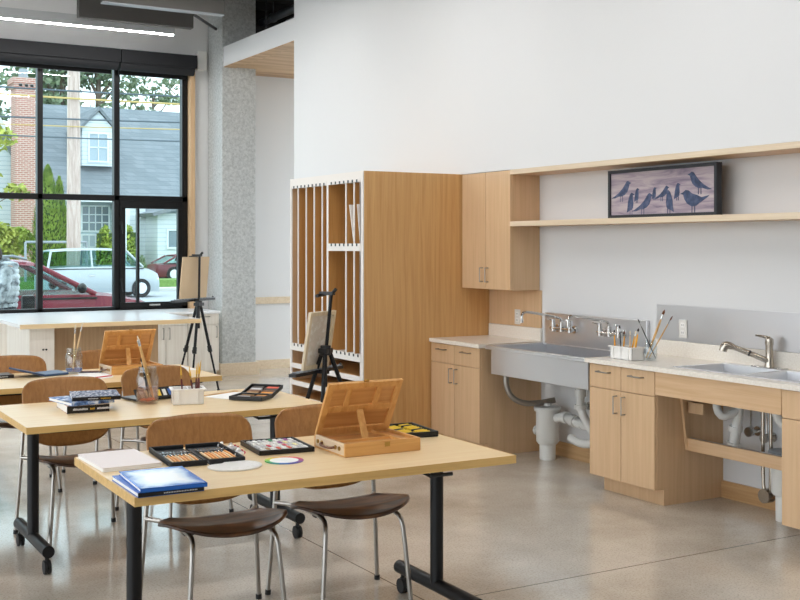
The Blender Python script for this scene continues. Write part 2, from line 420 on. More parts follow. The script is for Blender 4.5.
# shelves
for z0, z1, lab in ((2.152, 2.188, 'upper long oak wall shelf directly under the white bulkhead'), (1.752, 1.79, 'lower long oak wall shelf carrying the bird painting')):
    t = E('wall_shelf', lab, 'shelf', (0,0,0))
    O('shelf_board', B().box(5.15, WX, 3.3, 7.098, z0, z1), M_oakh, t)
    O('front_edge', B().box(5.13, 5.15, 3.3, 7.098, z0, z1), M_oaklight, t, label='paler front edge')
# ------------------------------------------------------------------ bird picture
t = E('framed_painting', 'black-framed painting of dark blue birds standing on the lower shelf', 'painting', (5.25, 5.59, 1.792), RZ)
W2, H2 = .51, .333
O('frame', B().box(-W2, -W2+.022, 0, .05, 0, H2).box(W2-.022, W2, 0, .05, 0, H2).box(-W2+.022, W2-.022, 0, .05, 0, .022).box(-W2+.022, W2-.022, 0, .05, H2-.022, H2).box(-W2+.01, W2-.01, .04, .05, .01, H2-.01), mat('black frame', (30,32,38), .4), t, bevel=.002)
M_pic = mat('painted lilac ground', (176,160,164), .8); n, l, p = nodes(M_pic)
f = noise(M_pic, mapped(M_pic, (3, 3, 22)), 1, 5, .6, .8)
l.new(ramp(M_pic, f, [(.32, (128,116,134)), (.5, (172,158,166)), (.68, (198,186,184))]), p.inputs['Base Color'])
O('canvas', B().box(-W2+.02, W2-.02, .012, .03, .02, H2-.02), M_pic, t)
M_bird = uspec('slate blue bird paint', [(46,58,88), (60,76,108), (84,90,120)], 30)
# outlines in units: x forward (beak), z up
bird_a = [(-.5,.02),(-.32,.1),(-.1,.22),(.1,.38),(.22,.52),(.3,.62),(.38,.65),(.46,.6),(.56,.56),(.46,.52),(.42,.4),(.36,.26),(.22,.14),(.06,.08),(-.1,.08),(-.3,.02)]
bird_b = [(-.2,-.05),(-.16,.15),(-.14,.35),(-.08,.55),(-.02,.68),(.06,.75),(.14,.72),(.24,.67),(.14,.63),(.15,.5),(.17,.3),(.14,.12),(.04,.05),(-.06,.02)]
bird_c = [(-.62,.42),(-.3,.36),(-.12,.44),(.1,.5),(.24,.6),(.36,.62),(.46,.55),(.6,.5),(.46,.47),(.42,.34),(.3,.18),(.1,.08),(-.08,.1),(-.25,.2),(-.55,.36)]
birds = [(bird_a,-.388,.135,.185,1),(bird_b,-.29,.045,.17,1),(bird_b,-.228,.115,.115,1),(bird_a,-.175,.04,.19,1),(bird_b,-.058,.125,.1,1),(bird_a,.01,.12,.13,1),
         (bird_b,.156,.12,.13,1),(bird_b,.088,.04,.18,-1),(bird_c,.31,.045,.2,-1),(bird_a,.365,.16,.19,-1)]
for i, (poly, x, z, k, fl) in enumerate(birds):
    pts = [(x + fl*a*k*1.05, z + c*k) for a, c in poly]; yo = .0112 - .0003*i
    b = B().prism(pts, yo, .0122, 'y')
    for a in (-.02, .1): xx = x + fl*a*k; b.box(xx-.002, xx+.002, yo+.00005, .0122, z-.025*k/.2, z+.1*k)
    O('painted_bird', b, M_bird, t)

# ------------------------------------------------------------------ trough sink with taps, local frame: x along wall to camera
t = E('trough_sink', 'stainless steel trough sink hung on the wall between two oak cabinets', 'sink', (4.84, 7.0, 0), RZ)
LW = 1.165; TD = WX-.03-4.84
b = B(); th = .006; y0, y1, x0, x1 = .03, TD, .02, LW-.02
zb, zt = .64, .84
b.box(x0, x1, y0, y0+th, zb, zt); b.box(x0, x1, y1-th, y1, zb, zt); b.box(x0, x0+th, y0, y1, zb, zt); b.box(x1-th, x1, y0, y1, zb, zt); b.box(x0, x1, y0, y1, zb, zb+th)
O('basin', b, M_steel2, t, bevel=.003)
b = B().box(-.015, LW-.01, 0, .045, .84, .853); b.box(-.015, .03, .045, TD, .84, .853); b.box(LW-.04, LW-.01, .045, TD, .84, .853); b.box(.03, LW-.04, TD-.03, TD, .84, .853)
b.box(-.015, LW-.01, 0, .006, .825, .84)
O('rolled_rim', b, M_steel2, t, bevel=.003)
O('drain_outlet', B().cyl((.71, .32, .6), (.71, .32, .645), .045), M_chrome, t, smooth=True)
def wall_tap(loc, label):
    t = E('wall_tap', label, 'faucet', loc, RZ)
    b = B().tube([(-.13,-.05,0),(.13,-.05,0)], .014, 12)
    for s in (-1, 1): b.cyl((s*.1,-.05,0), (s*.1,0,0), .012, n=12); b.cyl((s*.1,-.012,0), (s*.1,0,0), .03, n=18); b.cyl((s*.1,-.05,-.022), (s*.1,-.05,.05), .018, n=12)
    b.cyl((0,-.05,-.02), (0,-.05,.05), .018, n=12)
    O('valve_body', b, M_chrome, t, smooth=True)
    for s in (-1, 1):
        O('lever_handle', B().cyl((s*.1,-.05,.05), (s*.1,-.05,.068), .016, n=12).tube([(s*.1,-.05,.062),(s*.12,-.1,.075)], [.008,.006], 8), M_chrome, t, smooth=True)
    O('spout', B().tube([(0,-.05,.04),(0,-.05,.075),(0,-.085,.09),(0,-.34,.135),(0,-.4,.14),(0,-.42,.115),(0,-.42,.075)], .0095, 10, 2).cyl((0,-.42,.06),(0,-.42,.09), .013, n=12), M_chrome, t, smooth=True)
    return t
wall_tap((WX-.03, 6.73, .975), 'chrome wall tap with long spout over the left half of the trough sink')
wall_tap((WX-.03, 6.19, .975), 'chrome wall tap with long spout over the right half of the trough sink')
# below the trough
t = E('plaster_trap', 'white cylindrical plaster trap standing on the floor under the trough sink', 'trap', (5.24, 6.77, 0))
O('lower_tank', B().lathe([(0,0),(.06,0),(.062,.13),(0,.13)]), M_pvc, t, smooth=True)
O('upper_tank', B().lathe([(0,.115),(.07,.115),(.086,.135),(.088,.37),(0,.37)]), M_pvc, t, smooth=True)
O('lid', B().lathe([(0,.362),(.1,.362),(.104,.385),(.098,.395),(.03,.4),(.03,.42),(0,.42)]), M_pvc, t, smooth=True)
O('side_plug', B().cyl((0,.08,.2), (0,.14,.2), .032, n=14).cyl((0,.12,.2), (0,.135,.2), .038, n=14), M_pvc, t, smooth=True)
tag(O('drain_pipe', B().tube([(5.24,6.66,.32),(5.24,6.6,.34),(5.24,6.5,.335),(5.24,6.36,.31)], .033, 14, 1).cyl((5.24,6.57,.34),(5.24,6.53,.34), .045).cyl((5.24,6.48,.33),(5.24,6.44,.325), .045)
    .tube([(5.24,6.36,.31),(5.24,6.27,.31),(5.24,6.22,.25),(5.24,6.26,.19),(5.24,6.38,.17),(5.24,6.5,.2)], .03, 14, 2), M_pvc, smooth=True), 'white bent drain pipe leaving the plaster trap', 'pipe')
tag(O('drain_pipe', B().cyl((5.16,6.29,.6),(5.16,6.29,.45), .03).cyl((5.16,6.29,.58),(5.16,6.29,.53), .042).cyl((5.16,6.29,.47),(5.16,6.29,.44), .042).tube([(5.16,6.29,.45),(5.165,6.25,.38),(5.2,6.2,.28)], .03, 12, 1), M_pvc, smooth=True), 'white vertical tailpipe under the right end of the trough sink', 'pipe')
tag(O('flexible_hose', B().tube([(4.95,6.9,.636),(4.95,6.9,.56),(4.98,6.88,.47),(5.06,6.84,.42),(5.18,6.8,.42),(5.3,6.76,.44)], .021, 12, 2), M_chromed, smooth=True), 'ribbed metal hose curving from the trough sink to the plaster trap', 'hose')
def valve(loc, label):
    t = E('shutoff_valve', label, 'valve', loc, RZ)
    O('stub_pipe', B().cyl((0,-.06,0),(0,0,0), .012, n=12).cyl((0,-.008,0),(0,0,0), .03, n=16), M_chrome, t, smooth=True)
    O('valve_body', B().cyl((0,-.06,-.02),(0,-.06,.03), .017, n=12), M_chrome, t, smooth=True)
    O('round_handle', B().cyl((0,-.09,0),(0,-.075,0), .03, n=12), M_chromed, t, smooth=True)
    O('riser_tube', B().tube([(0,-.06,.03),(0,-.06,.14),(.02,-.08,.18),(.07,-.1,.19)], .006, 8, 1), M_chrome, t, smooth=True)
valve((WX, 6.5, .42), 'chrome shutoff valve on the wall above the plaster trap')
valve((WX, 6.24, .36), 'chrome shutoff valve on the wall behind the trough tailpipe')
# ------------------------------------------------------------------ double sink bay
t = E('sink_apron', 'oak front panel and lower rail of the open knee space under the double sink', 'apron panel', (FX, 5.183, 0), RZ)
bw = 5.183-4.212
O('front_panel', B().box(.002, bw, 0, .02, .69, .832), M_oakh, t, bevel=.001)
O('lower_rail', B().box(.002, bw, .25, .272, .33, .405), M_oakh, t, bevel=.001)
O('metal_lip', B().box(.002, bw, .273, .3, .398, .404), M_steel2, t)
O('slanted_cleat', B().prism([(.2,.69),(.222,.69),(.272,.33),(.25,.33)], .002, .022, 'x'), M_oak, t)
O('support_block', B().box(.002, .13, .27, .3, .56, .63), M_oak, t, bevel=.006)
t = E('double_sink', 'stainless steel double sink dropped into the right worktop', 'sink', (0,0,0))
def bowl(b, x0, x1, y0, y1, zt, zb, tp=.025):
    o = [(x0,y0,zt),(x1,y0,zt),(x1,y1,zt),(x0,y1,zt)]; i = [(x0+tp,y0+tp,zb),(x1-tp,y0+tp,zb),(x1-tp,y1-tp,zb),(x0+tp,y1-tp,zb)]
    b.add(o+i, [(0,1,5,4),(1,2,6,5),(2,3,7,6),(3,0,4,7),(4,5,6,7)])
r = B(); zz0, zz1 = .862, .866
ym = 4.6
for q in ((SX0-.015,SX0+.02,SY0-.015,SY1+.015),(SX1-.02,SX1+.04,SY0-.015,SY1+.015),(SX0+.02,SX1-.02,SY0-.015,SY0+.02),(SX0+.02,SX1-.02,SY1-.02,SY1+.015),(SX0+.02,SX1-.02,ym-.018,ym+.018)): r.box(*q, zz0, zz1)
O('rim', r, M_steel2, t, bevel=.0015)
for y0, y1 in ((SY0+.02, ym-.018), (ym+.018, SY1-.02)):
    b = B(); bowl(b, SX0+.02, SX1-.02, y0, y1, zz0+.002, .715)
    o = O('bowl', b, M_steel2, t, solid=.003)
    O('strainer', B().cyl(((SX0+SX1)/2,(y0+y1)/2,.705),((SX0+SX1)/2,(y0+y1)/2,.719), .045), M_chrome, o, smooth=True)
t = E('kitchen_faucet', 'chrome pull-out faucet with angled spout behind the double sink', 'faucet', (5.345, 4.745, .866), RZ)
O('deck_plate', B().box(-.12, .12, -.03, .03, 0, .008), M_chrome, t, bevel=.004)
O('column_body', B().lathe([(0,.008),(.029,.008),(.027,.03),(.023,.05),(.022,.13),(.026,.15),(.024,.175),(.01,.185),(0,.186)]), M_nickd, t, smooth=True)
O('spout', B().tube([(0,-.012,.045),(-.075,-.08,.085),(-.16,-.155,.128)], [.018,.017,.017], 14), M_nickd, t, smooth=True)
O('joint_ring', B().tube([(-.075,-.08,.085),(-.083,-.087,.089)], [.0185,.0185], 14), M_blackpl, t)
O('spray_head', B().tube([(-.15,-.147,.123),(-.172,-.166,.134),(-.188,-.18,.13),(-.194,-.186,.095)], [.019,.024,.025,.023], 14, 1), M_nickd, t, smooth=True)
O('lever', B().tube([(0,0,.178),(-.02,-.03,.19),(-.05,-.065,.197)], [.014,.008,.006], 10), M_nickd, t, smooth=True)
tag(O('drain_pipe', B().cyl((5.13,4.96,.712),(5.13,4.96,.67), .042).tube([(5.13,4.96,.68),(5.13,4.96,.6),(5.15,4.93,.56),(5.2,4.91,.58),(5.24,4.9,.6)], .025, 12, 1).tube([(5.25,4.9,.62),(5.25,4.9,.56),(5.25,4.95,.33)], .031, 12).cyl((5.25,4.92,.5),(5.25,4.925,.47), .043).cyl((5.25,4.94,.4),(5.25,4.945,.37), .043), M_pvc, smooth=True), 'white drain pipe under the left bowl of the double sink', 'pipe')
tag(O('drain_pipe', B().cyl((5.13,4.5,.712),(5.13,4.5,.66), .04).tube([(5.13,4.5,.67),(5.13,4.5,.62),(5.16,4.47,.57),(5.24,4.42,.56)], .026, 12, 1), M_pvc, smooth=True), 'white bent drain pipe under the right bowl of the double sink', 'pipe')
valve((WX, 4.9, .46), 'chrome shutoff valve, left of the two behind the knee space')
valve((WX, 4.78, .44), 'chrome shutoff valve, right of the two behind the knee space')
tag(O('supply_pipe', B().tube([(5.24,4.7,.69),(5.24,4.7,.2),(5.24,4.685,.13),(5.24,4.65,.13),(5.24,4.64,.2),(5.24,4.64,.62)], .011, 10, 1).cyl((5.21,4.67,.125),(5.27,4.67,.125), .042, n=18), M_nickd, smooth=True), 'chrome supply hose hanging in a loop behind the knee space rail', 'pipe')
t = E('plaster_trap', 'white bottle trap with grey lid half hidden by the right base cabinet', 'trap', (5.25, 4.555, 0))
O('lower_tank', B().lathe([(0,0),(.045,0),(.047,.16),(0,.16)]), M_pvc, t, smooth=True)
O('upper_tank', B().lathe([(0,.15),(.06,.15),(.07,.165),(.072,.36),(0,.36)]), M_pvc, t, smooth=True)
O('lid', B().lathe([(0,.355),(.085,.355),(.088,.4),(.08,.41),(.03,.42),(0,.42)]), M_greypl, t, smooth=True)

# ------------------------------------------------------------------ art tools
M_handle = {'yellow': mat('yellow lacquer', (240,170,20), .35), 'wood': wood('raw handle wood', (222,178,116), (196,150,92)), 'red': mat('oxblood lacquer', (96,30,26), .35), 'black': mat('black lacquer', (30,28,28), .3), 'orange': mat('orange lacquer', (232,150,44), .35), 'pale': mat('pale wood handle', (228,196,150), .5)}
M_brist = {'brown': mat('brown bristle', (110,62,34), .8), 'gold': mat('golden bristle', (228,180,70), .8), 'dark': mat('dark bristle', (50,38,34), .8), 'white': mat('white bristle', (232,220,196), .8)}
def brush(p0, p1, label, h='wood', br='brown', r=.0045, cat='paintbrush', group=None, flip=False, k=.8):
    """long brush from handle end p0 to bristle tip p1"""
    p0 = Vector(p0); p1 = Vector(p1); d = p1 - p0; L = d.length
    t = E('paintbrush', label, cat, p0, group=group)
    O('handle', B().tube([(0,0,0), d*.1, d*.55, d*k], [r*.6, r*.8, r*1.15, r*.8], 8), M_handle[h], t, smooth=True)
    O('ferrule', B().tube([d*k, d*(k+.1)], [r*.85, r*1.0], 8), M_brass if br == 'gold' else M_chrome, t, smooth=True)
    O('bristles', B().tube([d*(k+.1), d*(k+.15), d], [r*1.05, r*1.2, r*.2], 8), M_brist[br], t, smooth=True)
    return t
def jar(loc, label, r=.05, h=.17, water=None, level=.45):
    t = E('glass_jar', label, 'jar', loc)
    O('glass_body', B().lathe([(0,.003),(r*.9,.0),(r,.012),(r,h*.7),(r*.86,h*.8),(r*.8,h*.85),(r*.84,h*.86),(r*.8,h*.92),(r*.84,h*.94),(r*.8,h),(r*.74,h),(r*.74,h*.86),(r*.8,h*.79),(r*.93,h*.69),(r*.93,.02),(r*.8,.01),(0,.01)]), M_glassjar, t, smooth=True)
    if water: O('paint_water', B().lathe([(0,.012),(r*.78,.012),(r*.915,.022),(r*.915,h*level),(0,h*level)]), water, t, smooth=True)
    return t
def murky(name, rgb, dens):
    m = glass(name, (252,238,230), ior=1.33); n = m.node_tree.nodes; l = m.node_tree.links
    out = [q for q in n if q.type == 'OUTPUT_MATERIAL'][0]; src = out.inputs['Surface'].links[0].from_socket
    d = n.new('ShaderNodeBsdfDiffuse'); d.inputs['Color'].default_value = lin(rgb); tr = n.new('ShaderNodeBsdfTranslucent'); tr.inputs['Color'].default_value = lin(rgb)
    ad = n.new('ShaderNodeMixShader'); l.new(d.outputs[0], ad.inputs[1]); l.new(tr.outputs[0], ad.inputs[2])
    x = n.new('ShaderNodeMixShader'); x.inputs[0].default_value = dens; l.new(src, x.inputs[1]); l.new(ad.outputs[0], x.inputs[2]); l.new(x.outputs[0], out.inputs['Surface'])
    return m
M_wat1 = murky('peach paint water', (244,190,164), .3); M_wat2 = murky('blue paint water', (110,160,235), .4)
M_sed = mat('orange paint sediment', (238,112,70), .7)
def caddy(loc, rz, label, w=.2, d=.1, h=.085, cat='brush holder'):
    t = E('brush_caddy', label, cat, loc, rz); x = w/2; y = d/2; th = .005
    b = B().box(-x, -x+th, -y, y, 0, h).box(x-th, x, -y, y, 0, h).box(-x, x, -y, -y+th, 0, h).box(-x, x, y-th, y, 0, h).box(-x, x, -y, y, 0, th).box(-.003, .003, -y, y, 0, h)
    O('tub', b, M_plastic, t, bevel=.001)
    b = B().box(-x-.012, x+.012, -y-.012, -y, h-.008, h).box(-x-.012, x+.012, y, y+.012, h-.008, h).box(-x-.012, -x, -y, y, h-.008, h).box(x, x+.012, -y, y, h-.008, h)
    O('rim', b, M_plastic, t, bevel=.002)
    O('grip_rib', B().box(-x+.03, -x+.036, -y-.008, -y, .0, h).box(x-.036, x-.03, -y-.008, -y, 0, h), M_plastic, t)
    return t
# on the sink worktop
caddy((4.99, 5.61, .862), RZ, 'white plastic brush caddy on the worktop beside the trough sink', .21, .1, .085)
for i, (dx, dy, lx, ly, h, c, br, w) in enumerate(((-.02,.09,0,.01,.2,'yellow','dark','leftmost yellow brush'),(.02,.06,.01,-.005,.19,'yellow','brown','second yellow brush from the left'),(-.01,.04,.0,.02,.23,'black','dark','tall dark brush'),
        (.03,.0,.02,-.03,.2,'yellow','brown','leaning yellow brush at the middle'),(0,-.03,0,0,.2,'pale','white','pale brush at the right half'),(.02,-.05,.01,0,.2,'pale','white','second pale brush at the right half'),(-.01,-.075,.015,-.03,.22,'yellow','dark','thick yellow brush at the right end'))):
    p = Vector((4.99+dx, 5.61+dy, .87)); brush(p, p+Vector((lx, ly, h-.02)), w + ' in the white worktop caddy', c, br, r=.006 if 'thick' in w else .0045)
jar((5.08, 5.485, .862), 'small clear glass jar of long brushes on the worktop beside the white caddy', .042, .13)
brush((5.06,5.505,.875), (5.15,5.43,1.19), 'long wooden brush with brown tip in the worktop jar', 'wood', 'brown', .007)
brush((5.08,5.5,.875), (5.19,5.4,1.15), 'thin wooden brush leaning right in the worktop jar', 'wood', 'brown', .004)
brush((5.1,5.46,.875), (5.02,5.54,1.13), 'thin dark brush leaning left in the worktop jar', 'black', 'dark', .003)

# ------------------------------------------------------------------ tall storage rack
RX0, RX1, RY0, RY1, RH = 4.213, 5.415, 7.785, 9.14, 2.19
t = E('storage_rack', 'tall oak storage rack with vertical canvas slots and lower shelves', 'storage rack', (0,0,0))
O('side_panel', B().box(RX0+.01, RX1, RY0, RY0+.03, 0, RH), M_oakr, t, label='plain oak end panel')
O('side_panel', B().box(RX0+.01, RX1, RY1-.03, RY1, 0, RH), M_oak, t)
O('top_panel', B().box(RX0+.01, RX1, RY0+.03, RY1-.03, RH-.035, RH), M_oak, t)
O('back_panel', B().box(RX1-.012, RX1, RY0+.03, RY1-.03, .06, RH-.035), M_rackin, t)
b = B().box(RX0, RX0+.01, RY0, RY0+.05, 0, RH).box(RX0, RX0+.01, RY1-.032, RY1, 0, RH).box(RX0, RX0+.01, RY0+.05, RY1-.032, RH-.05, RH)
O('face_edge', b, M_rackedge, t, label='whitewashed front edging')
my = 8.4
O('centre_partition', B().box(RX0, RX1-.012, my-.016, my+.016, .685, RH-.05), [M_rackin], t)
O('partition_edge', B().box(RX0-.002, RX0, my-.016, my+.016, .685, RH-.05), M_rackedge, t)
def notched(z0, z1, y0, y1, nm, up):
    b = B().box(RX0-.004, RX0+.02, y0, y1, z0, z1); b.box(RX0+.02, RX1-.012, y0, y1, z0+.01, z1-.01); b.mi = 1
    y = y0 + .045
    while y < y1 - .02:
        zz = (z1 if up else z0); b.box(RX0-.0055, RX0-.004, y-.011, y+.011, zz-.022 if up else zz, zz if up else zz+.022); y += .074
    O(nm, b, [M_rackedge, M_blackpl], t)
notched(RH-.085, RH-.05, my+.016, RY1-.03, 'slotted_rail', False); notched(RH-.085, RH-.05, RY0+.05, my-.016, 'slotted_rail', False)
notched(.685, .745, RY0+.03, RY1-.03, 'slotted_shelf', True)
notched(1.56, 1.62, RY0+.05, my-.016, 'slotted_shelf', True)
for y in (8.977, 8.815, 8.658, 8.505):
    d = O('slot_divider', B().box(RX0+.006, RX1-.012, y-.007, y+.007, .745, RH-.085), M_rackin, t)
    O('front_edge', B().box(RX0+.0, RX0+.006, y-.009, y+.009, .745, RH-.085), M_rackedge, d)
for y in (8.075, 7.935, 7.83):
    for z0, z1 in ((.745, 1.56), (1.62, RH-.085)):
        d = O('slot_divider', B().box(RX0+.006, RX1-.012, y-.007, y+.007, z0, z1), M_rackin, t)
        O('front_edge', B().box(RX0+.0, RX0+.006, y-.009, y+.009, z0, z1), M_rackedge, d)
for z in (.56, .41, .28, .1):
    d = O('shelf', B().box(RX0+.006, RX1-.012, RY0+.03, RY1-.03, z-.012, z+.012), M_rackin, t)
    O('front_edge', B().box(RX0-.002, RX0+.006, RY0+.05, RY1-.03, z-.03, z+.012), M_rackedge, d)
for y, lab in ((8.005, 'left of the two white boards leaning in the upper rack slots'), (7.885, 'right of the two white boards leaning in the upper rack slots')):
    b = B(); b.obox((RX0+.235, y, 1.622+.155), (.22,0,0), (0,.004,.0), (0,.04 if y > 7.95 else .025,.155)); tag(O('canvas_board', b, M_paper), lab, 'board')

# ------------------------------------------------------------------ island and window counter
t = E('island_counter', 'big island with white top and maple edge in front of the window', 'island', (2.24, 10.8, 0))
O('top', B().box(0, 1.76, .012, 1.25, .835, .87), M_whitec, t)
O('edge_band', B().box(0, 1.76, 0, .012, .828, .87), M_maple, t, label='maple front edge')
O('end_panel', B().box(.11, .34, .12, 1.15, 0, .835), M_white_oak, t)
O('back_panel', B().box(.34, 1.42, .32, .36, 0, .835), M_panelbrown, t, label='tan recessed panel')
O('base_block', B().box(.34, 1.42, .36, 1.1, 0, .83), M_white_oak, t)
for x in (.235, .265): O('grommet', B().cyl((x,.114,.62),(x,.12,.62), .009, n=10), M_blackpl, t)
CF = 12.85
specs = [(2.0, .62, 1), (2.64, .66, 2), (3.32, .72, 2), (4.06, .53, 2), (4.6, .385, 1)]
labs = ['leftmost whitewashed cabinet of the window counter, left of the island', 'whitewashed cabinet of the window counter beneath the island top corner', 'whitewashed two-door cabinet of the window counter behind the island', 'whitewashed cabinet with two doors and curved pulls right of the island', 'narrow whitewashed end cabinet of the window counter beside the column']
for (x, w, nd), lab in zip(specs, labs):
    cabinet('base_cabinet', lab, 'cabinet', (x, CF, 0), 0, w, .7, .1, .79, nd, 1, M_white_oak, dh=.13, hl=.13, one_side=1)
tag(O('worktop', B().box(1.98, 4.995, CF-.02, 13.58, .79, .82), M_whitec, bevel=.003), 'white worktop running along under the window', 'countertop')

# ------------------------------------------------------------------ tables
def table():
    t = E('flip_top_table', 'maple work table in front, with the blue books and wooden easel box', 'table', (1.965, 4.203, 0), R(-.8))
    hx, hy = .795, .425
    O('table_top', B().box(-hx+.003, hx-.003, -hy+.003, hy-.003, .71, .74), M_maple, t)
    b = B().box(-hx, hx, -hy, -hy+.003, .708, .7405).box(-hx, hx, hy-.003, hy, .708, .7405).box(-hx, -hx+.003, -hy, hy, .708, .7405).box(hx-.003, hx, -hy, hy, .708, .7405)
    O('edge_band', b, M_mapledge, t)
    for s in (-1, 1):
        x = s*.672
        O('leg', B().cyl((x,0,.12),(x,0,.70), .029, n=20), M_black, t, smooth=True)
        ft = O('foot', B().cyl((x,-.335,.115),(x,.335,.115), .03, n=18), M_black, t, smooth=True)
        for y in (-.3, .3):
            b = B().cyl((x-.016,y,.035),(x-.004,y,.035), .034, n=18).cyl((x+.004,y,.035),(x+.016,y,.035), .034, n=18).box(x-.004, x+.004, y-.02, y+.02, .03, .07).cyl((x,y,.06),(x,y,.09), .01, n=10)
            O('caster', b, M_rubber, t, smooth=True)
        O('support_bracket', B().box(x-.035, x+.035, -.3, .3, .685, .71), M_black, t, bevel=.004)
    O('cross_beam', B().box(-.66, .66, -.03, .03, .655, .685), M_black, t)
    O('under_rail', B().box(-.64, .64, -.24, -.2, .675, .71).box(-.64, .64, .2, .24, .675, .71), M_black, t)
    O('release_lever', B().tube([(.4,-.34,.695),(.4,-.4,.69),(.5,-.4,.69)], .008, 8), M_blackpl, t)
    return t
tab = table()
dup(tab, (1.965, 5.925, 0), 0, 'maple work table in the middle row, with the book stack and orange-water jar')
dup(tab, (1.965, 7.485, 0), 0, 'maple work table in the back row, nearest the island')

# ------------------------------------------------------------------ chairs (face local -Y)
def chair():
    t = E('stacking_chair', 'x', 'chair', (0,0,0))
    def seat(u, v):
        u = u*2-1; v = v*2-1
        x = u*math.sqrt(max(0, 1-.5*v*v)); y = v*math.sqrt(max(0, 1-.46*u*u))
        z = .441 - .026*v + .026*abs(u)**2.2 + .012*max(0, v)**2 - .048*max(0, -v-.3)**1.5
        return (x*.272, -.05+y*.2, z)
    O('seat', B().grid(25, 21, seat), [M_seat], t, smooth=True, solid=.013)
    def back(u, v):
        u = u*2-1; v = v*2-1
        x = u*math.sqrt(max(0, 1-(.16*v**10 if v > 0 else .4*v**4)))
        h = v*(math.sqrt(max(0, 1-.13*u*u-.22*abs(u)**12)) if v > 0 else math.sqrt(max(0, 1-.42*abs(u)**2.6)))
        z = .665+h*.185
        return (x*.24, .262+h*.075-.035*u*u+.012*(1-abs(h)), z)
    O('backrest', B().grid(25, 21, back), [M_ply], t, smooth=True, solid=.012)
    for s in (-1, 1):
        lg = O('leg', B().tube([(s*.228,.272,.72),(s*.236,.262,.6),(s*.248,.25,.44),(s*.275,.275,.012)], .0105, 10, 1), M_chromed, t, smooth=True)
        O('foot_cap', B().cyl((s*.275,.275,0),(s*.2735,.274,.022), .0135, n=12), M_rubber, lg)
        lg = O('leg', B().tube([(s*.247,.25,.425),(s*.19,.15,.428),(s*.165,-.02,.428),(s*.168,-.15,.428),(s*.176,-.195,.412),(s*.183,-.212,.36),(s*.21,-.24,.012)], .0105, 10, 1), M_chromed, t, smooth=True)
        O('foot_cap', B().cyl((s*.21,-.24,0),(s*.209,-.239,.022), .0135, n=12), M_rubber, lg)
        O('glide_pad', B().box(s*.15-.02, s*.15+.02, -.06, -.02, .412, .437), M_blackpl, t)
    O('cross_bar', B().cyl((-.166,-.06,.424),(.166,-.06,.424), .008, n=8).cyl((-.185,.1,.424),(.185,.1,.424), .008, n=8), M_chromed, t, smooth=True)
    return t
c0 = chair()
G = 'walnut chairs around the work tables'
spots = [(1.745, 4.49, -3, 'walnut chair at the front table behind the black brush case'), (2.345, 4.49, -5, 'walnut chair at the front table behind the wooden easel box'),
         (1.6, 6.23, 0, 'walnut chair at the middle table behind the book stack'), (2.295, 6.56, 12, 'walnut chair turned aside at the middle table behind the white brush caddy'),
         (1.59, 7.7, 0, 'walnut chair at the back table, leftmost, before the island end panel'), (2.26, 7.83, 2, 'walnut chair at the back table behind the blue-water jar')]
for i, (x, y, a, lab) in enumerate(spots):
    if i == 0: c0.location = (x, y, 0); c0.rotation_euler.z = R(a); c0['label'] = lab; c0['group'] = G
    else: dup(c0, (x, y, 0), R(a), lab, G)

# ------------------------------------------------------------------ tripod easels (mast in local frame, front faces -Y)
def easel(loc, rz, label, hub, top, spread, tray_z, hw, lean):
    t = E('tripod_easel', label, 'easel', loc, rz)
    dy = (top-hub)*lean; b = B().tube([(0,0,hub-.05),(0,dy,top)], .013, 10)
    O('mast', b, M_black, t, smooth=True)
    O('hub', B().cyl((0,0,hub-.05),(0,0,hub+.02), .04, n=8).box(-.05, .05, -.035, .035, hub-.035, hub), M_blackpl, t, bevel=.004)
    for (sx, sy) in spread:
        d = Vector((sx, sy, -hub)); p = Vector((sx*.08, sy*.08, hub-.02)); e = Vector((sx, sy, .0)); m_ = p.lerp(e, .52)
        lg = O('leg', B().tube([p, m_], .016, 8).tube([m_, e + Vector((0,0,.012))], .011, 8), M_black, t, smooth=True)
        O('leg_clamp', B().tube([p.lerp(e,.47), p.lerp(e,.54)], .023, 8).box(m_.x-.03, m_.x+.005, m_.y-.03, m_.y, m_.z-.01, m_.z+.02), M_blackpl, lg)
        O('rubber_foot', B().cyl(e, e + (p-e)*.03, .016, n=10), M_rubber, lg)
    b = B().box(-hw, hw, -.1, -.045, tray_z-.012, tray_z+.012); b.box(-.02, .02, -.05, .02, tray_z-.015, tray_z+.015)
    b.cyl((-hw,-.06,tray_z+.008), (-hw+.03,-.06,tray_z+.03), .008, n=8)
    O('canvas_tray', b, M_blackpl, t)
    bt = B()
    for k in range(13): x = (-.93 + k*.145)*hw; bt.box(x, x+.014, -.102, -.043, tray_z+.012, tray_z+.02)
    O('tray_ridges', bt, M_greypl, t)
    O('top_clamp', B().box(-.02, .02, dy-.09, dy+.02, top-.015, top+.01).cyl((-.06,dy-.08,top-.01),(.07,dy-.08,top-.02), .013, n=8).cyl((0,dy+.01,top),(0,dy+.04,top+.03), .013, n=8), M_blackpl, t)
    O('centre_strut', B().tube([(0,0,hub-.05),(0,0,hub-.28)], .012, 8), M_black, t)
    return t
def stretched(loc, rz, w, h, tilt, label, m):
    t = E('canvas', label, 'canvas', loc, rz)
    c, s = math.cos(tilt), math.sin(tilt)
    def P(x, y, z): return (x, y*c + z*s, z*c - y*s)
    b = B(); k = len(b.v); b.box(-w/2, w/2, -.009, -.006, 0, h); b.v = [P(*q) for q in b.v]; O('canvas_face', b, m, t)
    b = B(); th = .028
    for q in ((-w/2,-w/2+th,0,h),(w/2-th,w/2,0,h),(-w/2+th,w/2-th,0,th),(-w/2+th,w/2-th,h-th,h)): b.box(q[0], q[1], -.006, .012, q[2], q[3])
    b.v = [P(*q) for q in b.v]; O('stretcher_frame', b, M_stretch, t)
    return t
M_stretch = wood('pine stretcher', (232,216,186), (214,194,158))
M_cvback = uspec('streaked canvas', [(242,238,230), (222,212,196), (232,220,208)], 14)
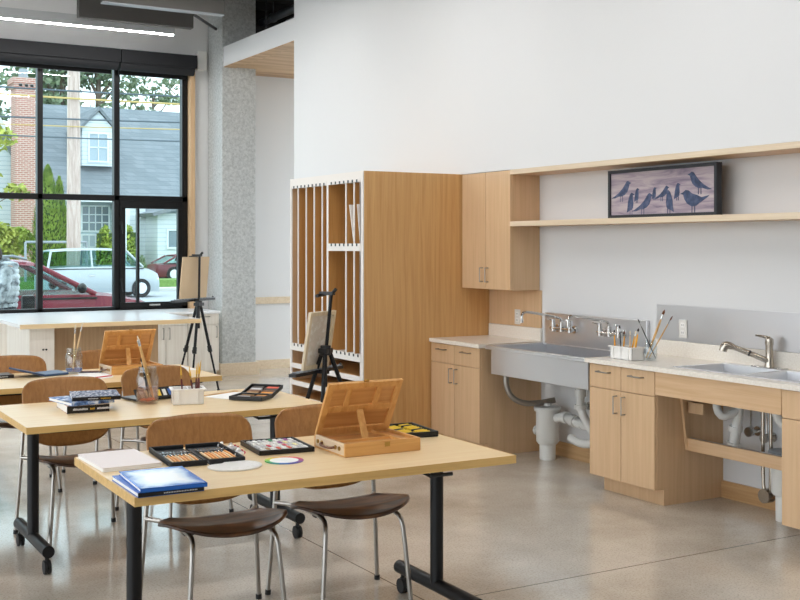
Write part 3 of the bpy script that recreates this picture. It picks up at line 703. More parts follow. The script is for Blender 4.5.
M_tan = mat('tan painting board', (206,180,146), .8)
# ------------------------------------------------------------------ EASELS placed later (need facing)
RE = R(213)
easel((4.31, 11.71, 0), RE, 'black tripod easel in front of the window, near the column', .985, 1.5, ((.27,.1),(-.2,.12),(.02,-.3)), 1.01, .36, .02)
t = E('canvas', 'plain tan board resting on the easel by the window', 'canvas', (4.31, 11.71, 1.032), RE)
b = B().box(-.235, .235, -.006, .006, 0, .45); b.v = [(x+.02, -.066 + y + z*.1, z) for x, y, z in b.v]
O('board', b, M_tan, t)
easel((3.665, 7.34, 0), RE, 'black tripod easel in front of the tall storage rack', .86, 1.26, ((.36,.16),(-.3,.2),(-.02,-.34)), .69, .34, .12)
stretched((3.605, 7.394, .712), RE, .36, .42, R(9), 'small stretched canvas resting on the easel before the storage rack', M_cvback)

# ------------------------------------------------------------------ on the front table
Z = .7405
t = E('sketch_pad', 'white canvas pad lying at the left back corner of the front table', 'pad', (1.302, 4.44, Z), R(1))
O('page_block', B().box(-.115, .115, -.17, .17, 0, .014), M_paper, t, bevel=.001)
O('cover_sheet', B().box(-.117, .117, -.172, .172, .014, .0165), mat('pinkish cover', (238,230,228), .7), t)
M_cov = mat('blue and white cover', (250,252,255), .25); n, l, p = nodes(M_cov)
tc = n.new('ShaderNodeTexCoord'); spx = n.new('ShaderNodeSeparateXYZ'); l.new(tc.outputs['Object'], spx.inputs[0])
def absn(o_, sc):
    a = n.new('ShaderNodeMath'); a.operation = 'ABSOLUTE'; l.new(o_, a.inputs[0]); q = n.new('ShaderNodeMath'); q.operation = 'MULTIPLY'; q.inputs[1].default_value = sc; l.new(a.outputs[0], q.inputs[0]); return q.outputs[0]
mxm = n.new('ShaderNodeMath'); mxm.operation = 'MAXIMUM'; l.new(absn(spx.outputs['X'], 1/.117), mxm.inputs[0]); l.new(absn(spx.outputs['Y'], 1/.167), mxm.inputs[1])
nz = noise(M_cov, mapped(M_cov, (1,1,1)), 14, 4)
adn = n.new('ShaderNodeMath'); adn.operation = 'MULTIPLY_ADD'; adn.inputs[1].default_value = .5; l.new(nz, adn.inputs[0]); l.new(mxm.outputs[0], adn.inputs[2])
mrn = n.new('ShaderNodeMath'); mrn.operation = 'MULTIPLY'; mrn.inputs[1].default_value = .7; l.new(adn.outputs[0], mrn.inputs[0])
l.new(ramp(M_cov, mrn.outputs[0], [(.5, (250,252,255)), (.68, (206,226,246)), (.84, (40,112,206)), (1, (30,92,190))]), p.inputs['Base Color'])
M_blue = mat('blue cover', (38,104,196), .3)
def book(loc, rz, w, d, h, label, cover, spine, side='y', name='book', marks=None, cat='book', cover_top=None):
    t = E(name, label, cat, loc, rz)
    O('page_block', B().box(-w/2+.003, w/2-.003, -d/2+.004, d/2-.003, .002, h-.002), M_paper, t)
    O('cover', B().box(-w/2, w/2, -d/2, d/2, 0, .002).box(-w/2, w/2, -d/2, d/2, h-.002, h), cover_top or cover, t)
    O('spine', B().box(-w/2, w/2, -d/2, -d/2+.004, .0, h), spine, t)
    if marks:
        x = -w/2 + marks[1]
        for i, (q, m_) in enumerate(marks[0]):
            b = B(); x2 = x + q
            while x < x2: b.box(x, x+.0034, -d/2-.0006, -d/2, h*.38, h*random.uniform(.58,.66)); x += .0058
            O('spine_lettering', b, m_, t); x += .012
    return t
M_wht = mat('white print', (238,238,238), .5); M_yel = mat('yellow print', (232,176,40), .5)
M_bk = mat('black cover', (14,14,17), .3)
book((1.293, 3.94, Z), R(-1), .235, .335, .017, 'lower blue book with black spine at the front corner of the front table', M_blue, M_bk, marks=([(.12, M_wht)], .09))
book((1.308, 3.93, Z+.0175), R(-4), .235, .335, .014, 'upper blue and white covered book lying on another blue book', M_cov, M_blue)
# brush case
t = E('brush_case', 'open black zip brush case full of brushes on the front table', 'brush case', (1.605, 4.395, Z), R(-5))
M_caseb = bumped(mat('black nylon', (18,20,25), .6), (1,1,1), 400, .3, .002)
for s, w_ in ((-1, .148), (1, .148)):
    x0, x1 = (-.15, -.004) if s < 0 else (.004, .15)
    b = B().box(x0, x1, -.19, .19, 0, .006); b.box(x0, x1, -.19, -.18, .006, .022); b.box(x0, x1, .18, .19, .006, .022); b.box(x0 if s < 0 else x1-.008, x0+.008 if s < 0 else x1, -.18, .18, .006, .022)
    O('case_half', b, M_caseb, t, bevel=.005)
    O('elastic_strap', B().box(x0+.012, x1-.01, .02, .04, .016, .018), M_blackpl, t)
    for k in range(8):
        x = x0 + .02 + k*.0145; yo = random.uniform(-.02, .02)
        hb = O('brush', B().tube([(x,-.155+yo,.012),(x,-.06+yo,.013),(x,.0+yo,.013)], [.0035,.0055,.004], 8), M_handle['orange'] if k % 3 else M_handle['pale'], t, smooth=True)
        O('ferrule', B().cyl((x,.0+yo,.013),(x,.05+yo,.013), .0035, n=8).tube([(x,.05+yo,.013),(x,.09+yo,.013)], [.004,.002], 6), M_chrome, hb)
# palette, wheel
pl = []
for k in range(40):
    a = 2*PI*k/40; r_ = 1 - .34*math.exp(-((a-1.9)/.38)**2); pl.append((.108*math.cos(a)*r_, .098*math.sin(a)*r_))
t = E('palette', 'white kidney-shaped mixing palette on the front table', 'palette', (1.665, 4.125, Z), R(8))
O('palette_board', B().prism(pl, 0, .007), mat('white melamine', (236,234,230), .35), t, bevel=.002)
for k in range(7):
    a = -2.4 + k*.42; o = O('paint_well', B().lathe([(.010,.007),(.0125,.0085),(.0145,.007)], (.08*math.cos(a), .072*math.sin(a), 0), 12), M_plastic, t)
t = E('colour_wheel', 'round white colour wheel with rainbow rim on the front table', 'colour wheel', (1.882, 4.14, Z), R(20))
O('disc', B().lathe([(0,0),(.058,0),(.058,.0025),(0,.0025)], n=36), M_paper, t)
hues = [(230,60,50),(240,130,40),(248,190,40),(240,225,60),(150,200,60),(50,160,80),(30,150,150),(40,110,190),(60,70,170),(110,60,150),(160,50,120),(210,50,90)]
for k, c in enumerate(hues):
    a0, a1 = 2*PI*k/12, 2*PI*(k+1)/12
    pts = [(.0585*math.cos(a), .0585*math.sin(a)) for a in (a0, (a0+a1)/2, a1)] + [(.078*math.cos(a), .078*math.sin(a)) for a in (a1, (a0+a1)/2, a0)]
    O('colour_segment', B().prism(pts, 0, .0026), mat('wheel hue', c, .5), t)
# paint set
pancols = [(235,235,230),(250,240,180),(244,206,70),(238,160,60),(222,90,60),(200,60,80),(150,70,140),(80,80,160),(60,110,190),(70,160,190),(60,140,100),(120,170,80),(170,130,80),(120,80,50),(70,60,55),(200,200,200)]
PM = [mat('paint colour', c, .6) for c in pancols]
def paintset(loc, rz, label, w, d, nx, ny, pal, h=.02):
    t = E('paint_set', label, 'paint set', loc, rz)
    b = B().box(-w/2, w/2, -d/2, d/2, 0, .006).box(-w/2, -w/2+.008, -d/2, d/2, .006, h).box(w/2-.008, w/2, -d/2, d/2, .006, h).box(-w/2, w/2, -d/2, -d/2+.008, .006, h).box(-w/2, w/2, d/2-.008, d/2, .006, h)
    O('tray', b, M_blackpl, t, bevel=.002)
    for i in range(nx):
        for j in range(ny):
            x = -w/2+.016 + (w-.032)*(i+.5)/nx; y = -d/2+.016 + (d-.032)*(j+.5)/ny
            sx, sy = (w-.032)/nx*.36, (d-.032)/ny*.4
            pn = O('paint_pan', B().box(x-sx, x+sx, y-sy, y+sy, .006, .017), M_plastic, t)
            O('paint', B().box(x-sx*.8, x+sx*.8, y-sy*.8, y+sy*.8, .017, .0195), random.choice(pal), pn)
    return t
paintset((1.972, 4.412, Z), R(-6), 'black tray of pale and coloured paint pans beside the wooden easel box', .24, .28, 9, 4, PM[:1]*14 + PM[15:]*6 + PM)
for k in range(7):
    x = 1.785 + random.uniform(-.02, .03); y = 4.32 + k*.042; a = random.uniform(.3, 1.1)
    t = E('paint_tube', 'small metal paint tube in the loose row between brush case and paint set', 'paint tube', (x, y, Z+.009), a, 'metal paint tubes on the front table')
    O('tube_body', B().tube([(-.035,0,0),(-.03,0,0),(.022,0,0),(.028,0,0)], [.006,.0085,.0085,.005], 10), M_steel2 if k % 2 else M_paper, t, smooth=True)
    O('tube_cap', B().cyl((.028,0,0),(.04,0,0), .006, n=10), random.choice([M_blackpl, PM[5], M_brass]), t)
# wooden table easel box
M_beech = wood('varnished beech', (224,172,104), (204,148,82), 'x'); M_beechz = wood('varnished beech upright', (222,168,100), (202,144,78)); M_beechin = wood('beech panel', (214,160,98), (190,132,74), 'x', fine=22); M_beechs = wood('pale beech side', (226,204,176), (208,184,152), 'y')
def easelbox(loc, rz, label):
    t = E('table_easel', label, 'table easel', loc, rz); w, d, h, k = .355, .295, .054, .012
    b = B().box(0, w, 0, k, 0, h).box(0, w, d-k, d, 0, h).box(0, w, k, d-k, 0, .006)
    O('box_base', b, M_beech, t, bevel=.0015)
    O('box_side', B().box(0, k, k, d-k, .006, h), M_beechs, t, bevel=.001); O('box_side', B().box(w-k, w, k, d-k, .006, h), M_beech, t, bevel=.001)
    O('inner_deck', B().box(k, w-k, k, d-k, .034, .042), M_beechin, t)
    O('divider', B().box(w-.09, w-.082, k, d-k, .042, h).box(k, w-.09, d*.36, d*.36+.008, .042, h*.95), M_beech, t)
    c = O('carry_handle', B().tube([(-.003,.09,.03),(-.02,.1,.026),(-.022,.15,.024),(-.02,.2,.026),(-.003,.21,.03)], .005, 8, 1), mat('leather handle', (110,70,44), .5), t, smooth=True)
    for y in (.05, .085, .215, .255): O('brass_fitting', B().cyl((-.005,y,.03),(0,y,.03), .009, n=12), M_brass, t)
    O('clasp', B().box(w*.55-.012, w*.55+.012, -.003, 0, .03, .05), M_brass, t, bevel=.001)
    # lid panel leaning over the box, hinged at the back edge
    L = .264; th = R(30); up = Vector((0, -math.sin(th), math.cos(th))); nr = Vector((0, -math.cos(th), -math.sin(th))); o0 = Vector((0, d-.008, h+.002))
    def slab(b, x0, x1, s0, s1, n0, n1):
        c = o0 + Vector(((x0+x1)/2,0,0)) + up*((s0+s1)/2) + nr*((n0+n1)/2)
        b.obox(c, ((x1-x0)/2,0,0), up*((s1-s0)/2), nr*((n1-n0)/2)); return b
    lf = O('lid_panel', slab(B(), .008, w-.008, .008, L-.008, -.006, 0), M_beechin, t)
    b = B()
    for q in ((0,.028,0,L),(w-.028,w,0,L),(.028,w-.028,0,.028),(.028,w-.028,L-.028,L),(.028,w-.028,L*.43,L*.43+.03),(.095,.12,L*.43+.03,L-.028),(w-.12,w-.095,L*.43+.03,L-.028)): slab(b, q[0], q[1], q[2], q[3], -.006, .009)
    O('lid_frame', b, M_beechz, lf, bevel=.001)
    e0 = o0 + Vector((w/2-.0,0,0)) + up*(L*.46) + nr*.012; e1 = Vector((w/2-.02, .12, .044))
    dv = (e1-e0); ax = Vector((.014,0,0)); 
    O('prop_stick', B().obox((e0+e1)/2, ax, dv/2, dv.normalized().cross(Vector((1,0,0)))*.005), M_beechz, t)
    O('hook', slab(B(), w/2-.01, w/2+.012, L, L+.008, -.004, .004), M_brass, t)
    return t
easelbox((2.12, 4.07, Z), R(-1), 'open wooden easel box with leaning lid on the front table')
easelbox((2.135, 7.45, Z), R(1), 'open wooden easel box with leaning lid on the back table')
# black tray with yellow tubes
M_yt = mat('yellow tube', (236,196,40), .45)
t = E('paint_set', 'black tray of yellow paint tubes at the right end of the front table', 'paint set', (2.65, 4.465, Z), R(-6))
b = B().box(-.09, .09, -.14, .14, 0, .006).box(-.09, -.08, -.14, .14, .006, .025).box(.08, .09, -.14, .14, .006, .025).box(-.09, .09, -.14, -.13, .006, .025).box(-.09, .09, .13, .14, .006, .025)
O('tray', b, M_blackpl, t, bevel=.004)
for j in range(2):
    for k in range(9):
        y = -.115 + k*.0285; x = -.04 + j*.08
        O('paint_tube', B().tube([(x-.033,y,.014),(x+.012,y,.016),(x+.02,y,.016),(x+.03,y,.016)], [.0075,.0085,.005,.005], 8), M_yt if (k+j) % 4 else M_blackpl, t, smooth=True)

# ------------------------------------------------------------------ on the middle table
M_c2 = uspec('blue photo cover', [(30,40,70), (90,130,190), (220,226,232)], 26); M_c3 = uspec('black and white patterned cover', [(28,30,40), (60,80,120), (236,236,236)], 60); M_c1 = uspec('orange and pale cover', [(60,90,150), (226,190,150), (236,226,214)], 18)
book((1.56, 5.985, Z), R(-3), .215, .29, .04, 'thick black-spined book at the bottom of the middle table stack', M_bk, M_bk, marks=([(.07, M_wht), (.02, M_yel), (.08, M_wht)], .03), cover_top=M_c1)
book((1.555, 5.99, Z+.0405), R(10), .235, .29, .017, 'blue-covered book in the middle of the book stack', M_c2, M_c2, marks=([(.05, M_wht)], .09))
book((1.625, 5.99, Z+.058), R(-11), .245, .27, .02, 'black and white patterned book on top of the book stack', M_bk, M_bk, marks=([(.05, M_wht), (.05, M_yel)], .08), cover_top=M_c3)
jx, jy = 1.925, 6.03
t = jar((jx, jy, Z), 'tall glass jar of orange paint water on the middle table', .06, .2, M_wat1, .45)
O('sediment', B().ball((.02,0,.022), .022, .02, .008).ball((-.02,.012,.02), .016, .016, .006).ball((-.005,-.024,.022), .018, .014, .008), M_sed, t, smooth=True)
brush((jx+.03, jy-.01, Z+.03), (jx-.055, jy+.0, Z+.36), 'long wooden brush leaning out of the orange-water jar', 'wood', 'white', .0085, k=.86)
brush((jx+.015, jy+.02, Z+.03), (jx-.03, jy+.02, Z+.25), 'short dark brush in the orange-water jar', 'black', 'dark', .006)
t = E('paint_set', 'black paint case with pale wells behind the orange-water jar', 'paint set', (2.02, 6.21, Z+.004), R(14))
O('tray', B().prism([(-.09,0),(.09,.0),(.09,.012),(-.09,.012)], -.16, .16, 'x'), M_blackpl, t, bevel=.004)
b = B()
O('raised_edge', B().obox((0,-.07,.035), (.16,0,0), (0,.02,.026), (0,-.004,.003)), M_blackpl, t)
for k in range(8): O('paint_well', B().obox((-.125+k*.036,-.0745,.0345), (.011,0,0), (0,.012,.0156), (0,-.003,.0023)), PM[(0,1,15,2,0,8,4,0)[k]], t)
caddy((2.115, 5.925, Z), R(-14), 'white plastic brush caddy on the middle table', .165, .12, .085)
for dx, dy, lx, ly, h, lab in ((-.02,.03,-.005,.02,.2,'leftmost maroon brush'),(.055,.02,-.02,.02,.19,'thin maroon brush'),(.075,-.02,.005,.02,.21,'tall maroon brush'),(.07,.03,.015,.01,.2,'maroon brush with broad tip'),(.06,.0,.03,.0,.22,'rightmost maroon brush')):
    p = Vector((2.115+dx*.8, 5.925+dy, Z+.01)); brush(p, p+Vector((lx, ly, h)), lab + ' standing in the caddy on the middle table', 'red', 'gold', .0045, k=.6)
tag(O('paper_sheet', B().box(-.13, .13, -.1, .1, 0, .002), M_paper, loc=(2.43, 6.1, Z), rz=R(25)), 'white sheet of paper under the black paint box on the middle table', 'paper')
tag(O('ruler', B().box(-.19, .19, -.012, .012, 0, .004), M_handle['wood'], loc=(2.36, 6.17, Z+.0022), rz=R(24)), 'wooden ruler lying across the paper on the middle table', 'ruler')
t = E('paint_box', 'folding black paint box with brown paints at the right of the middle table', 'paint box', (2.53, 5.94, Z+.003), R(42))
for s in (-1, 1):
    tl = 0 if s < 0 else R(14)
    c, sn = math.cos(tl), math.sin(tl)
    b = B().box(0, .15, -.1, .1, 0, .006).box(0, .008, -.1, .1, .006, .022).box(.142, .15, -.1, .1, .006, .022).box(0, .15, -.1, -.092, .006, .022).box(0, .15, .092, .1, .006, .022)
    b.v = [(s*(x*c - z*sn*0), y, z + x*sn) for x, y, z in b.v]
    O('box_half', b, M_blackpl, t, bevel=.002)
    for k in range(8):
        xx = .03 + .028*(k % 4); yy = -.05 + .09*(k // 4)
        b = B().box(xx-.011, xx+.011, yy-.035, yy+.035, .006, .016); b.v = [(s*x*c, y, z + x*sn) for x, y, z in b.v]
        O('paint_pan', b, (PM[3], PM[13], PM[14], PM[4], PM[12], PM[13], PM[15], PM[14])[k], t)
tag(O('eraser', B().box(-.02, .02, -.01, .01, 0, .014), M_handle['red'], bevel=.004, loc=(2.63, 6.24, Z), rz=R(15)), 'small maroon eraser behind the folding paint box', 'eraser')

# ------------------------------------------------------------------ on the back table
jar((1.95, 7.7, Z), 'glass jar with blue water and two brushes on the back table', .056, .17, M_wat2, .2)
brush((1.945, 7.7, Z+.02), (1.96, 7.7, Z+.33), 'straight pale brush in the blue-water jar', 'pale', 'white', .0055)
brush((1.94, 7.71, Z+.02), (2.01, 7.7, Z+.345), 'leaning pale brush in the blue-water jar', 'pale', 'white', .0055)
book((1.44, 7.7, Z), R(2), .2, .16, .022, 'black book cut by the left picture edge on the back table', M_bk, M_bk, marks=([(.06, M_wht)], .1))
t = E('brush_case', 'open dark blue brush case lying on the back table', 'brush case', (1.715, 7.69, Z), R(8))
O('case_half', B().obox((-.08,0,.03), (.085,0,-.022), (0,.1,0), (.002,0,.006)), mat('navy nylon', (40,62,96), .5), t, bevel=.003); O('case_half', B().obox((.085,0,.009), (.082,0,.002), (0,.1,0), (0,0,.007)), mat('navy nylon inner', (58,84,120), .5), t, bevel=.003)
t = E('smartphone', 'dark phone with blue screen lying left of the wooden easel box', 'phone', (2.055, 7.68, Z), R(70))
O('case', B().box(-.036, .036, -.072, .072, 0, .009), M_blackpl, t, bevel=.004); O('screen', B().box(-.031, .031, -.066, .066, .009, .0095), mat('dark blue screen', (40,70,130), .1), t)
for x, y, a, lab in ((1.97, 7.42, 20, 'white paper sheet beside the blue-water jar'), (2.06, 7.5, -12, 'white paper sheet half under the back easel box')):
    tag(O('paper_sheet', B().box(-.105, .105, -.145, .145, 0, .0015 if a > 0 else .003), M_paper, loc=(x-.02, y, Z), rz=R(a)), lab, 'paper')
tag(O('pencil', B().cyl((-.08,0,.004),(.08,0,.004), .0038, n=6), mat('red pencil', (206,70,70), .4), loc=(2.04, 7.34, Z+.0035), rz=R(25)), 'red pencil on the white papers of the back table', 'pencil')
tag(O('paper_sheet', B().box(-.1, .1, -.14, .14, 0, .002), M_paper, loc=(2.64, 7.62, Z), rz=R(5)), 'white paper sheet at the right end of the back table', 'paper')

# ------------------------------------------------------------------ outside
GZ = -.15
M_asph = speckle('asphalt', (176,178,182), (156,158,162), 30, .85); M_walk = speckle('pavement concrete', (206,204,198), (190,188,182), 20, .85)
M_lawn = speckle('lawn grass', (130,160,84), (96,130,60), 14, .9)
O('ground', B().box(-60, 90, 13.75, 140, GZ-.2, GZ), M_asph, kind='structure')
O('sidewalk', B().box(-60, 90, 13.8, 15.9, GZ, GZ+.1), M_walk, kind='structure')
O('sidewalk_far', B().box(-60, 90, 42.2, 43.6, GZ, GZ+.12), M_walk, kind='structure')
O('lawn', B().box(-60, 90, 43.6, 140, GZ, .25), M_lawn, kind='structure')
O('ground_around', B().box(-60, -9, -60, 13.75, GZ-.2, GZ).box(-9, 90, -60, -8, GZ-.2, GZ).box(8, 90, -8, 13.75, GZ-.2, GZ), M_walk, kind='structure')
M_sid = brick('white lap siding', (222,226,230), (216,221,226), (180,190,200), 60, .2, .012)
M_roof = brick('grey asphalt shingles', (138,142,147), (124,129,134), (110,115,120), .55, .22, .012)
M_trimw = mat('white trim', (232,236,240), .6); M_brk = brick('red brick', (196,134,120), (182,122,108), (216,200,192), .24, .085, .012)
M_hwin = mat('house window glass', (120,136,146), .12); M_bluesid = brick('pale blue siding', (206,220,228), (198,214,222), (176,192,202), 60, .2, .012)
M_curt = mat('window blind', (176,188,198), .7)
def hwindow(parent, x0, x1, y, z0, z1, nx, nz, glassm):
    f = O('window', B().box(x0-.08, x1+.08, y-.06, y, z0-.08, z0).box(x0-.08, x1+.08, y-.06, y, z1, z1+.08).box(x0-.08, x0, y-.06, y, z0, z1).box(x1, x1+.08, y-.06, y, z0, z1), M_trimw, parent)
    O('pane', B().box(x0, x1, y-.02, y-.01, z0, z1), glassm, f)
    b = B()
    for i in range(1, nx): x = x0+(x1-x0)*i/nx; b.box(x-.025, x+.025, y-.05, y-.02, z0, z1)
    for i in range(1, nz): z = z0+(z1-z0)*i/nz; b.box(x0, x1, y-.05, y-.02, z-.025, z+.025)
    if nx > 1 or nz > 1: O('glazing_bars', b, M_trimw, f)
h = E('house', 'grey-roofed house with white dormer across the street', 'house', (.12,0,0))
O('wall', B().box(12.3, 24.5, 54.6, 63.5, .2, 4.0), M_bluesid, h)
O('roof', B().prism([(53.9,3.72),(59,8.62),(64.1,3.72),(64.1,3.95),(59,8.85),(53.9,3.95)], 12.1, 24.9, 'x').prism([(54.6,4.0),(59,8.2),(63.4,4.0)], 12.3, 24.5, 'x'), M_roof, h)
O('gutter', B().box(12.1, 24.9, 53.78, 53.92, 3.7, 3.88), M_trimw, h)
dm = O('dormer', B().prism([(14.2,5.5),(15.78,5.5),(15.78,7.3),(14.99,8.15),(14.2,7.3)], 55.0, 58.2, 'y'), M_sid, h)
O('dormer_roof', B().prism([(14.0,7.12),(14.99,8.2),(15.98,7.12),(15.98,7.3),(14.99,8.4),(14.0,7.3)], 54.85, 58.6, 'y'), M_roof, dm)
hwindow(h, 14.55, 15.4, 55.0, 5.75, 7.05, 2, 2, M_curt)
hwindow(h, 14.1, 15.35, 54.6, 2.35, 3.5, 4, 3, M_hwin); hwindow(h, 15.62, 16.2, 54.6, 2.35, 3.5, 2, 3, M_hwin); hwindow(h, 14.1, 15.35, 54.6, 1.0, 2.1, 4, 2, M_curt)
h = E('house', 'white gabled house wing beside the brick chimney', 'house', (0,0,0))
O('wall', B().prism([(4.6,.2),(11.9,.2),(11.9,3.9),(8.2,9.6),(4.6,3.9)], 52.5, 53.8, 'y'), M_sid, h)
O('roof', B().prism([(11.75,3.5),(12.3,3.5),(8.2,10.1),(4.1,3.5),(4.6,3.5),(8.2,9.5)], 52.2, 60, 'y'), M_roof, h)
O('rake_board', B().prism([(12.12,3.5),(12.32,3.5),(8.2,10.15),(8.2,9.85)], 52.1, 52.2, 'y'), M_trimw, h)
hwindow(h, 9.0, 9.5, 52.5, 3.0, 4.6, 1, 2, M_hwin)
h = E('chimney', 'tall red brick chimney in front of the white gabled house', 'chimney', (10.79, 51.4, 0))
O('stack', B().box(-.42, .42, -.5, .5, .2, 8.5), M_brk, h); O('crown', B().box(-.5, .5, -.58, .58, 8.5, 8.7).box(-.55, .55, -.62, .62, 8.7, 8.95), M_brk, h); O('chimney_pot', B().cyl((0,0,8.95),(0,0,9.4), .22, .18), M_greypl, h)
O('vents', B().box(-.3, -.16, -.6, -.57, 8.55, 8.66).box(-.05, .09, -.6, -.57, 8.55, 8.66).box(.18, .32, -.6, -.57, 8.55, 8.66), M_blackpl, h)
h = E('porch_bay', 'white porch bay with grey roof at the far right of the house', 'porch', (0,0,0))
O('wall', B().box(16.5, 19.5, 50.2, 54, .2, 3.1), M_sid, h); O('roof', B().prism([(16.2,2.95),(18.6,3.6),(19.8,3.6),(19.8,3.8),(18.5,3.8),(16.1,3.1)], 49.8, 54, 'y'), M_roof, h)
hwindow(h, 17.0, 17.6, 50.2, 1.55, 2.3, 1, 1, M_hwin)
h = E('house', 'white house wall set back between the hedge and the porch bay', 'house', (0,0,0)); O('wall', B().box(15.6, 16.5, 52, 54.5, .2, 3.6), M_sid, h); O('corner_board', B().box(15.6, 15.75, 51.95, 52, .2, 3.6), M_trimw, h)
# pole and wires
t = E('utility_pole', 'weathered wooden utility pole across the street', 'utility pole', (10.52, 41.6, GZ))
O('shaft', B().tube([(0,0,0),(0,0,5),(0,0,13)], [.26,.24,.2], 16), wood('weathered pole', (214,190,178), (172,144,132), fine=12), t, smooth=True)
O('cable_band', B().cyl((0,0,8.15),(0,0,8.3), .255), M_greypl, t)
M_wire = mat('wire grey', (86,96,104), .6); M_wirey = mat('yellow cable', (206,176,110), .6)
def wire(z0, z1, y, m, r, lab):
    pts = [(x, y, z0 + (z1-z0)*(x+10)/45 - .35*math.sin(PI*((x+10) % 30)/30)) for x in range(-10, 36, 3)]
    tag(O('overhead_wire', B().tube(pts, r, 6), m, smooth=True), lab, 'wire')
wire(7.62, 7.3, 41.1, M_wire, .03, 'topmost thin grey wire across the window view'); wire(7.5, 6.9, 41.25, M_wirey, .035, 'yellowish cable crossing near the chimney top')
wire(6.45, 6.5, 41.2, M_wire, .03, 'grey wire passing under the chimney crown'); wire(6.2, 6.25, 41.35, M_wirey, .02, 'thin pale wire above the roof middle'); wire(5.95, 5.6, 41.15, M_wire, .025, 'lowest grey wire across the dormer')
# foliage
def leafmat(name, a, b_, sc=3):
    m = uspec(name, [a, b_], sc); m.node_tree.nodes['Principled BSDF'].inputs['Roughness'].default_value = .7
    return m
ML1 = leafmat('conifer green', (104,122,100), (146,156,122)); ML2 = leafmat('arborvitae green', (96,124,44), (150,170,72)); ML3 = leafmat('yellow green leaves', (196,196,92), (140,150,66)); ML4 = leafmat('hedge green', (140,160,62), (178,190,84)); ML5 = leafmat('grey green shrub', (150,165,130), (120,140,110))
M_bark = wood('bark', (120,100,84), (84,68,56), fine=6)
def tree(lab, x, y, h, blobs, n, size, m, tr=.3, name='tree', cat='tree', group=None, branch=True):
    t = E(name, lab, cat, (x, y, .2), group=group)
    O('trunk', B().tube([(0,0,0),(.1,0,h*.5),(0,0,h*.92)], [tr, tr*.7, tr*.2], 10), M_bark, t, smooth=True)
    b = B()
    for (bx, by, bz, rx, ry, rz) in blobs: b.leaves((bx, by, bz), (rx, ry, rz), n, size, .2)
    O('foliage', b, m, t)
    if branch:
        b = B()
        for (bx, by, bz, rx, ry, rz) in blobs: b.tube([(0,0,min(h*.9, bz*.85)), (bx, by, bz)], [tr*.3, tr*.08], 6)
        O('branch', b, M_bark, t)
    return t
def rb(n, w, z0, z1, r0=1.3, r1=2.3):
    return [(random.uniform(-w, w), random.uniform(-1.5, 1.5), random.uniform(z0, z1), random.uniform(r0, r1), 1.5, random.uniform(.7, 1.3)) for _ in range(n)]
tree('tall conifer behind the brick chimney', 12.0, 68, 15, rb(10, 3.4, 4, 14), 170, .22, ML1, .45)
tree('dense conifer behind the utility pole', 17.0, 70, 15, rb(12, 2.2, 8, 14), 190, .22, ML1, .45)
tree('tall conifer behind the dormer', 18.9, 69, 15, rb(9, 1.5, 8, 14.2), 180, .22, ML1, .4)
tree('airy tree with one spreading branch above the roof at right', 23.0, 71, 12.6, [(-1.5,0,10.8,1.8,1.2,.8),(0.2,0,11.6,1.6,1.2,.6),(1.6,0,12.1,1.3,1,.45),(-.6,0,9.9,1.5,1,.5),(1.1,0,10.9,1,.8,.35)], 90, .22, ML1, .25)
tree('young leafy street tree at the left edge of the window', 8.5, 46, 6.6, [(-.9,0,4.6,1.4,.8,.9),(.2,0,5.6,.8,.6,.5),(.9,0,3.5,.5,.4,.35),(-.6,0,3.2,1,.7,.6)], 110, .17, ML3, .09)
def cone_tree(lab, x, y, h, r, n, m, name='conical_shrub', size=.075):
    t = E(name, lab, 'shrub', (x, y, .2))
    O('stem', B().cyl((0,0,0),(0,0,h*.8), .06, .02, n=8), M_bark, t)
    b = B()
    for _ in range(n):
        u = random.random(); a = random.uniform(0, 2*PI); rr_ = r*min(1, (1-u)**.62*1.15)*random.uniform(.84, 1.1); z = h*(.02+.98*u)
        p = Vector((rr_*math.cos(a), rr_*math.sin(a), z)); q = size*random.uniform(.7, 1.4)
        d = Vector((math.cos(a)*.5, math.sin(a)*.5, 1)).normalized(); s_ = Vector((-math.sin(a), math.cos(a), random.uniform(-.4,.4)))
        b.add([p-d*q, p+s_*q*.5, p+d*q, p-s_*q*.5], [(0,1,2,3)])
    O('core', B().lathe([(0,0),(r*.8,.1),(r*.8,h*.3),(r*.55,h*.65),(r*.17,h*.9),(0,h*.93)], n=14), ML2c, t, smooth=True)
    O('foliage', b, m, t)
    return t
ML2c = mat('deep foliage green', (62,84,34), .9)
cone_tree('tall columnar evergreen left of the utility pole', 10.42, 45.2, 4.55, .72, 3200, ML2); cone_tree('shorter columnar evergreen tucked behind the utility pole', 11.2, 46.6, 4.2, .5, 1800, ML2)
cone_tree('small round evergreen before the porch bay', 14.2, 45.2, 1.0, .27, 500, ML5, size=.06)
def shrub(lab, x, y, rx, rz, n, size, m, zc, core=None):
    t = E('shrub', lab, 'shrub', (x, y, .2 if y > 43 else GZ))
    b = B()
    for _ in range(5): b.leaves((random.uniform(-rx*.6, rx*.6), random.uniform(-.3,.3), zc+random.uniform(-rz*.4, rz*.4)), (rx*.6, .5, rz*.6), n//5, size, .3)
    O('foliage', b, m, t); O('stem', B().tube([(0,0,0),(.05,0,zc)], [.05,.03], 8).tube([(0,0,.05),(-rx*.4,0,zc)], [.04,.02], 8).tube([(0,0,.05),(rx*.4,.1,zc)], [.04,.02], 8), M_bark, t)
    return t
shrub('yellow-green bush at the left window edge above the red car', 8.3, 45.5, 1.1, 1.0, 2000, .13, ML3, 1.5); shrub('bright bush in front of the chimney foot', 9.55, 47.5, .8, .7, 1500, .12, ML4, 1.55)
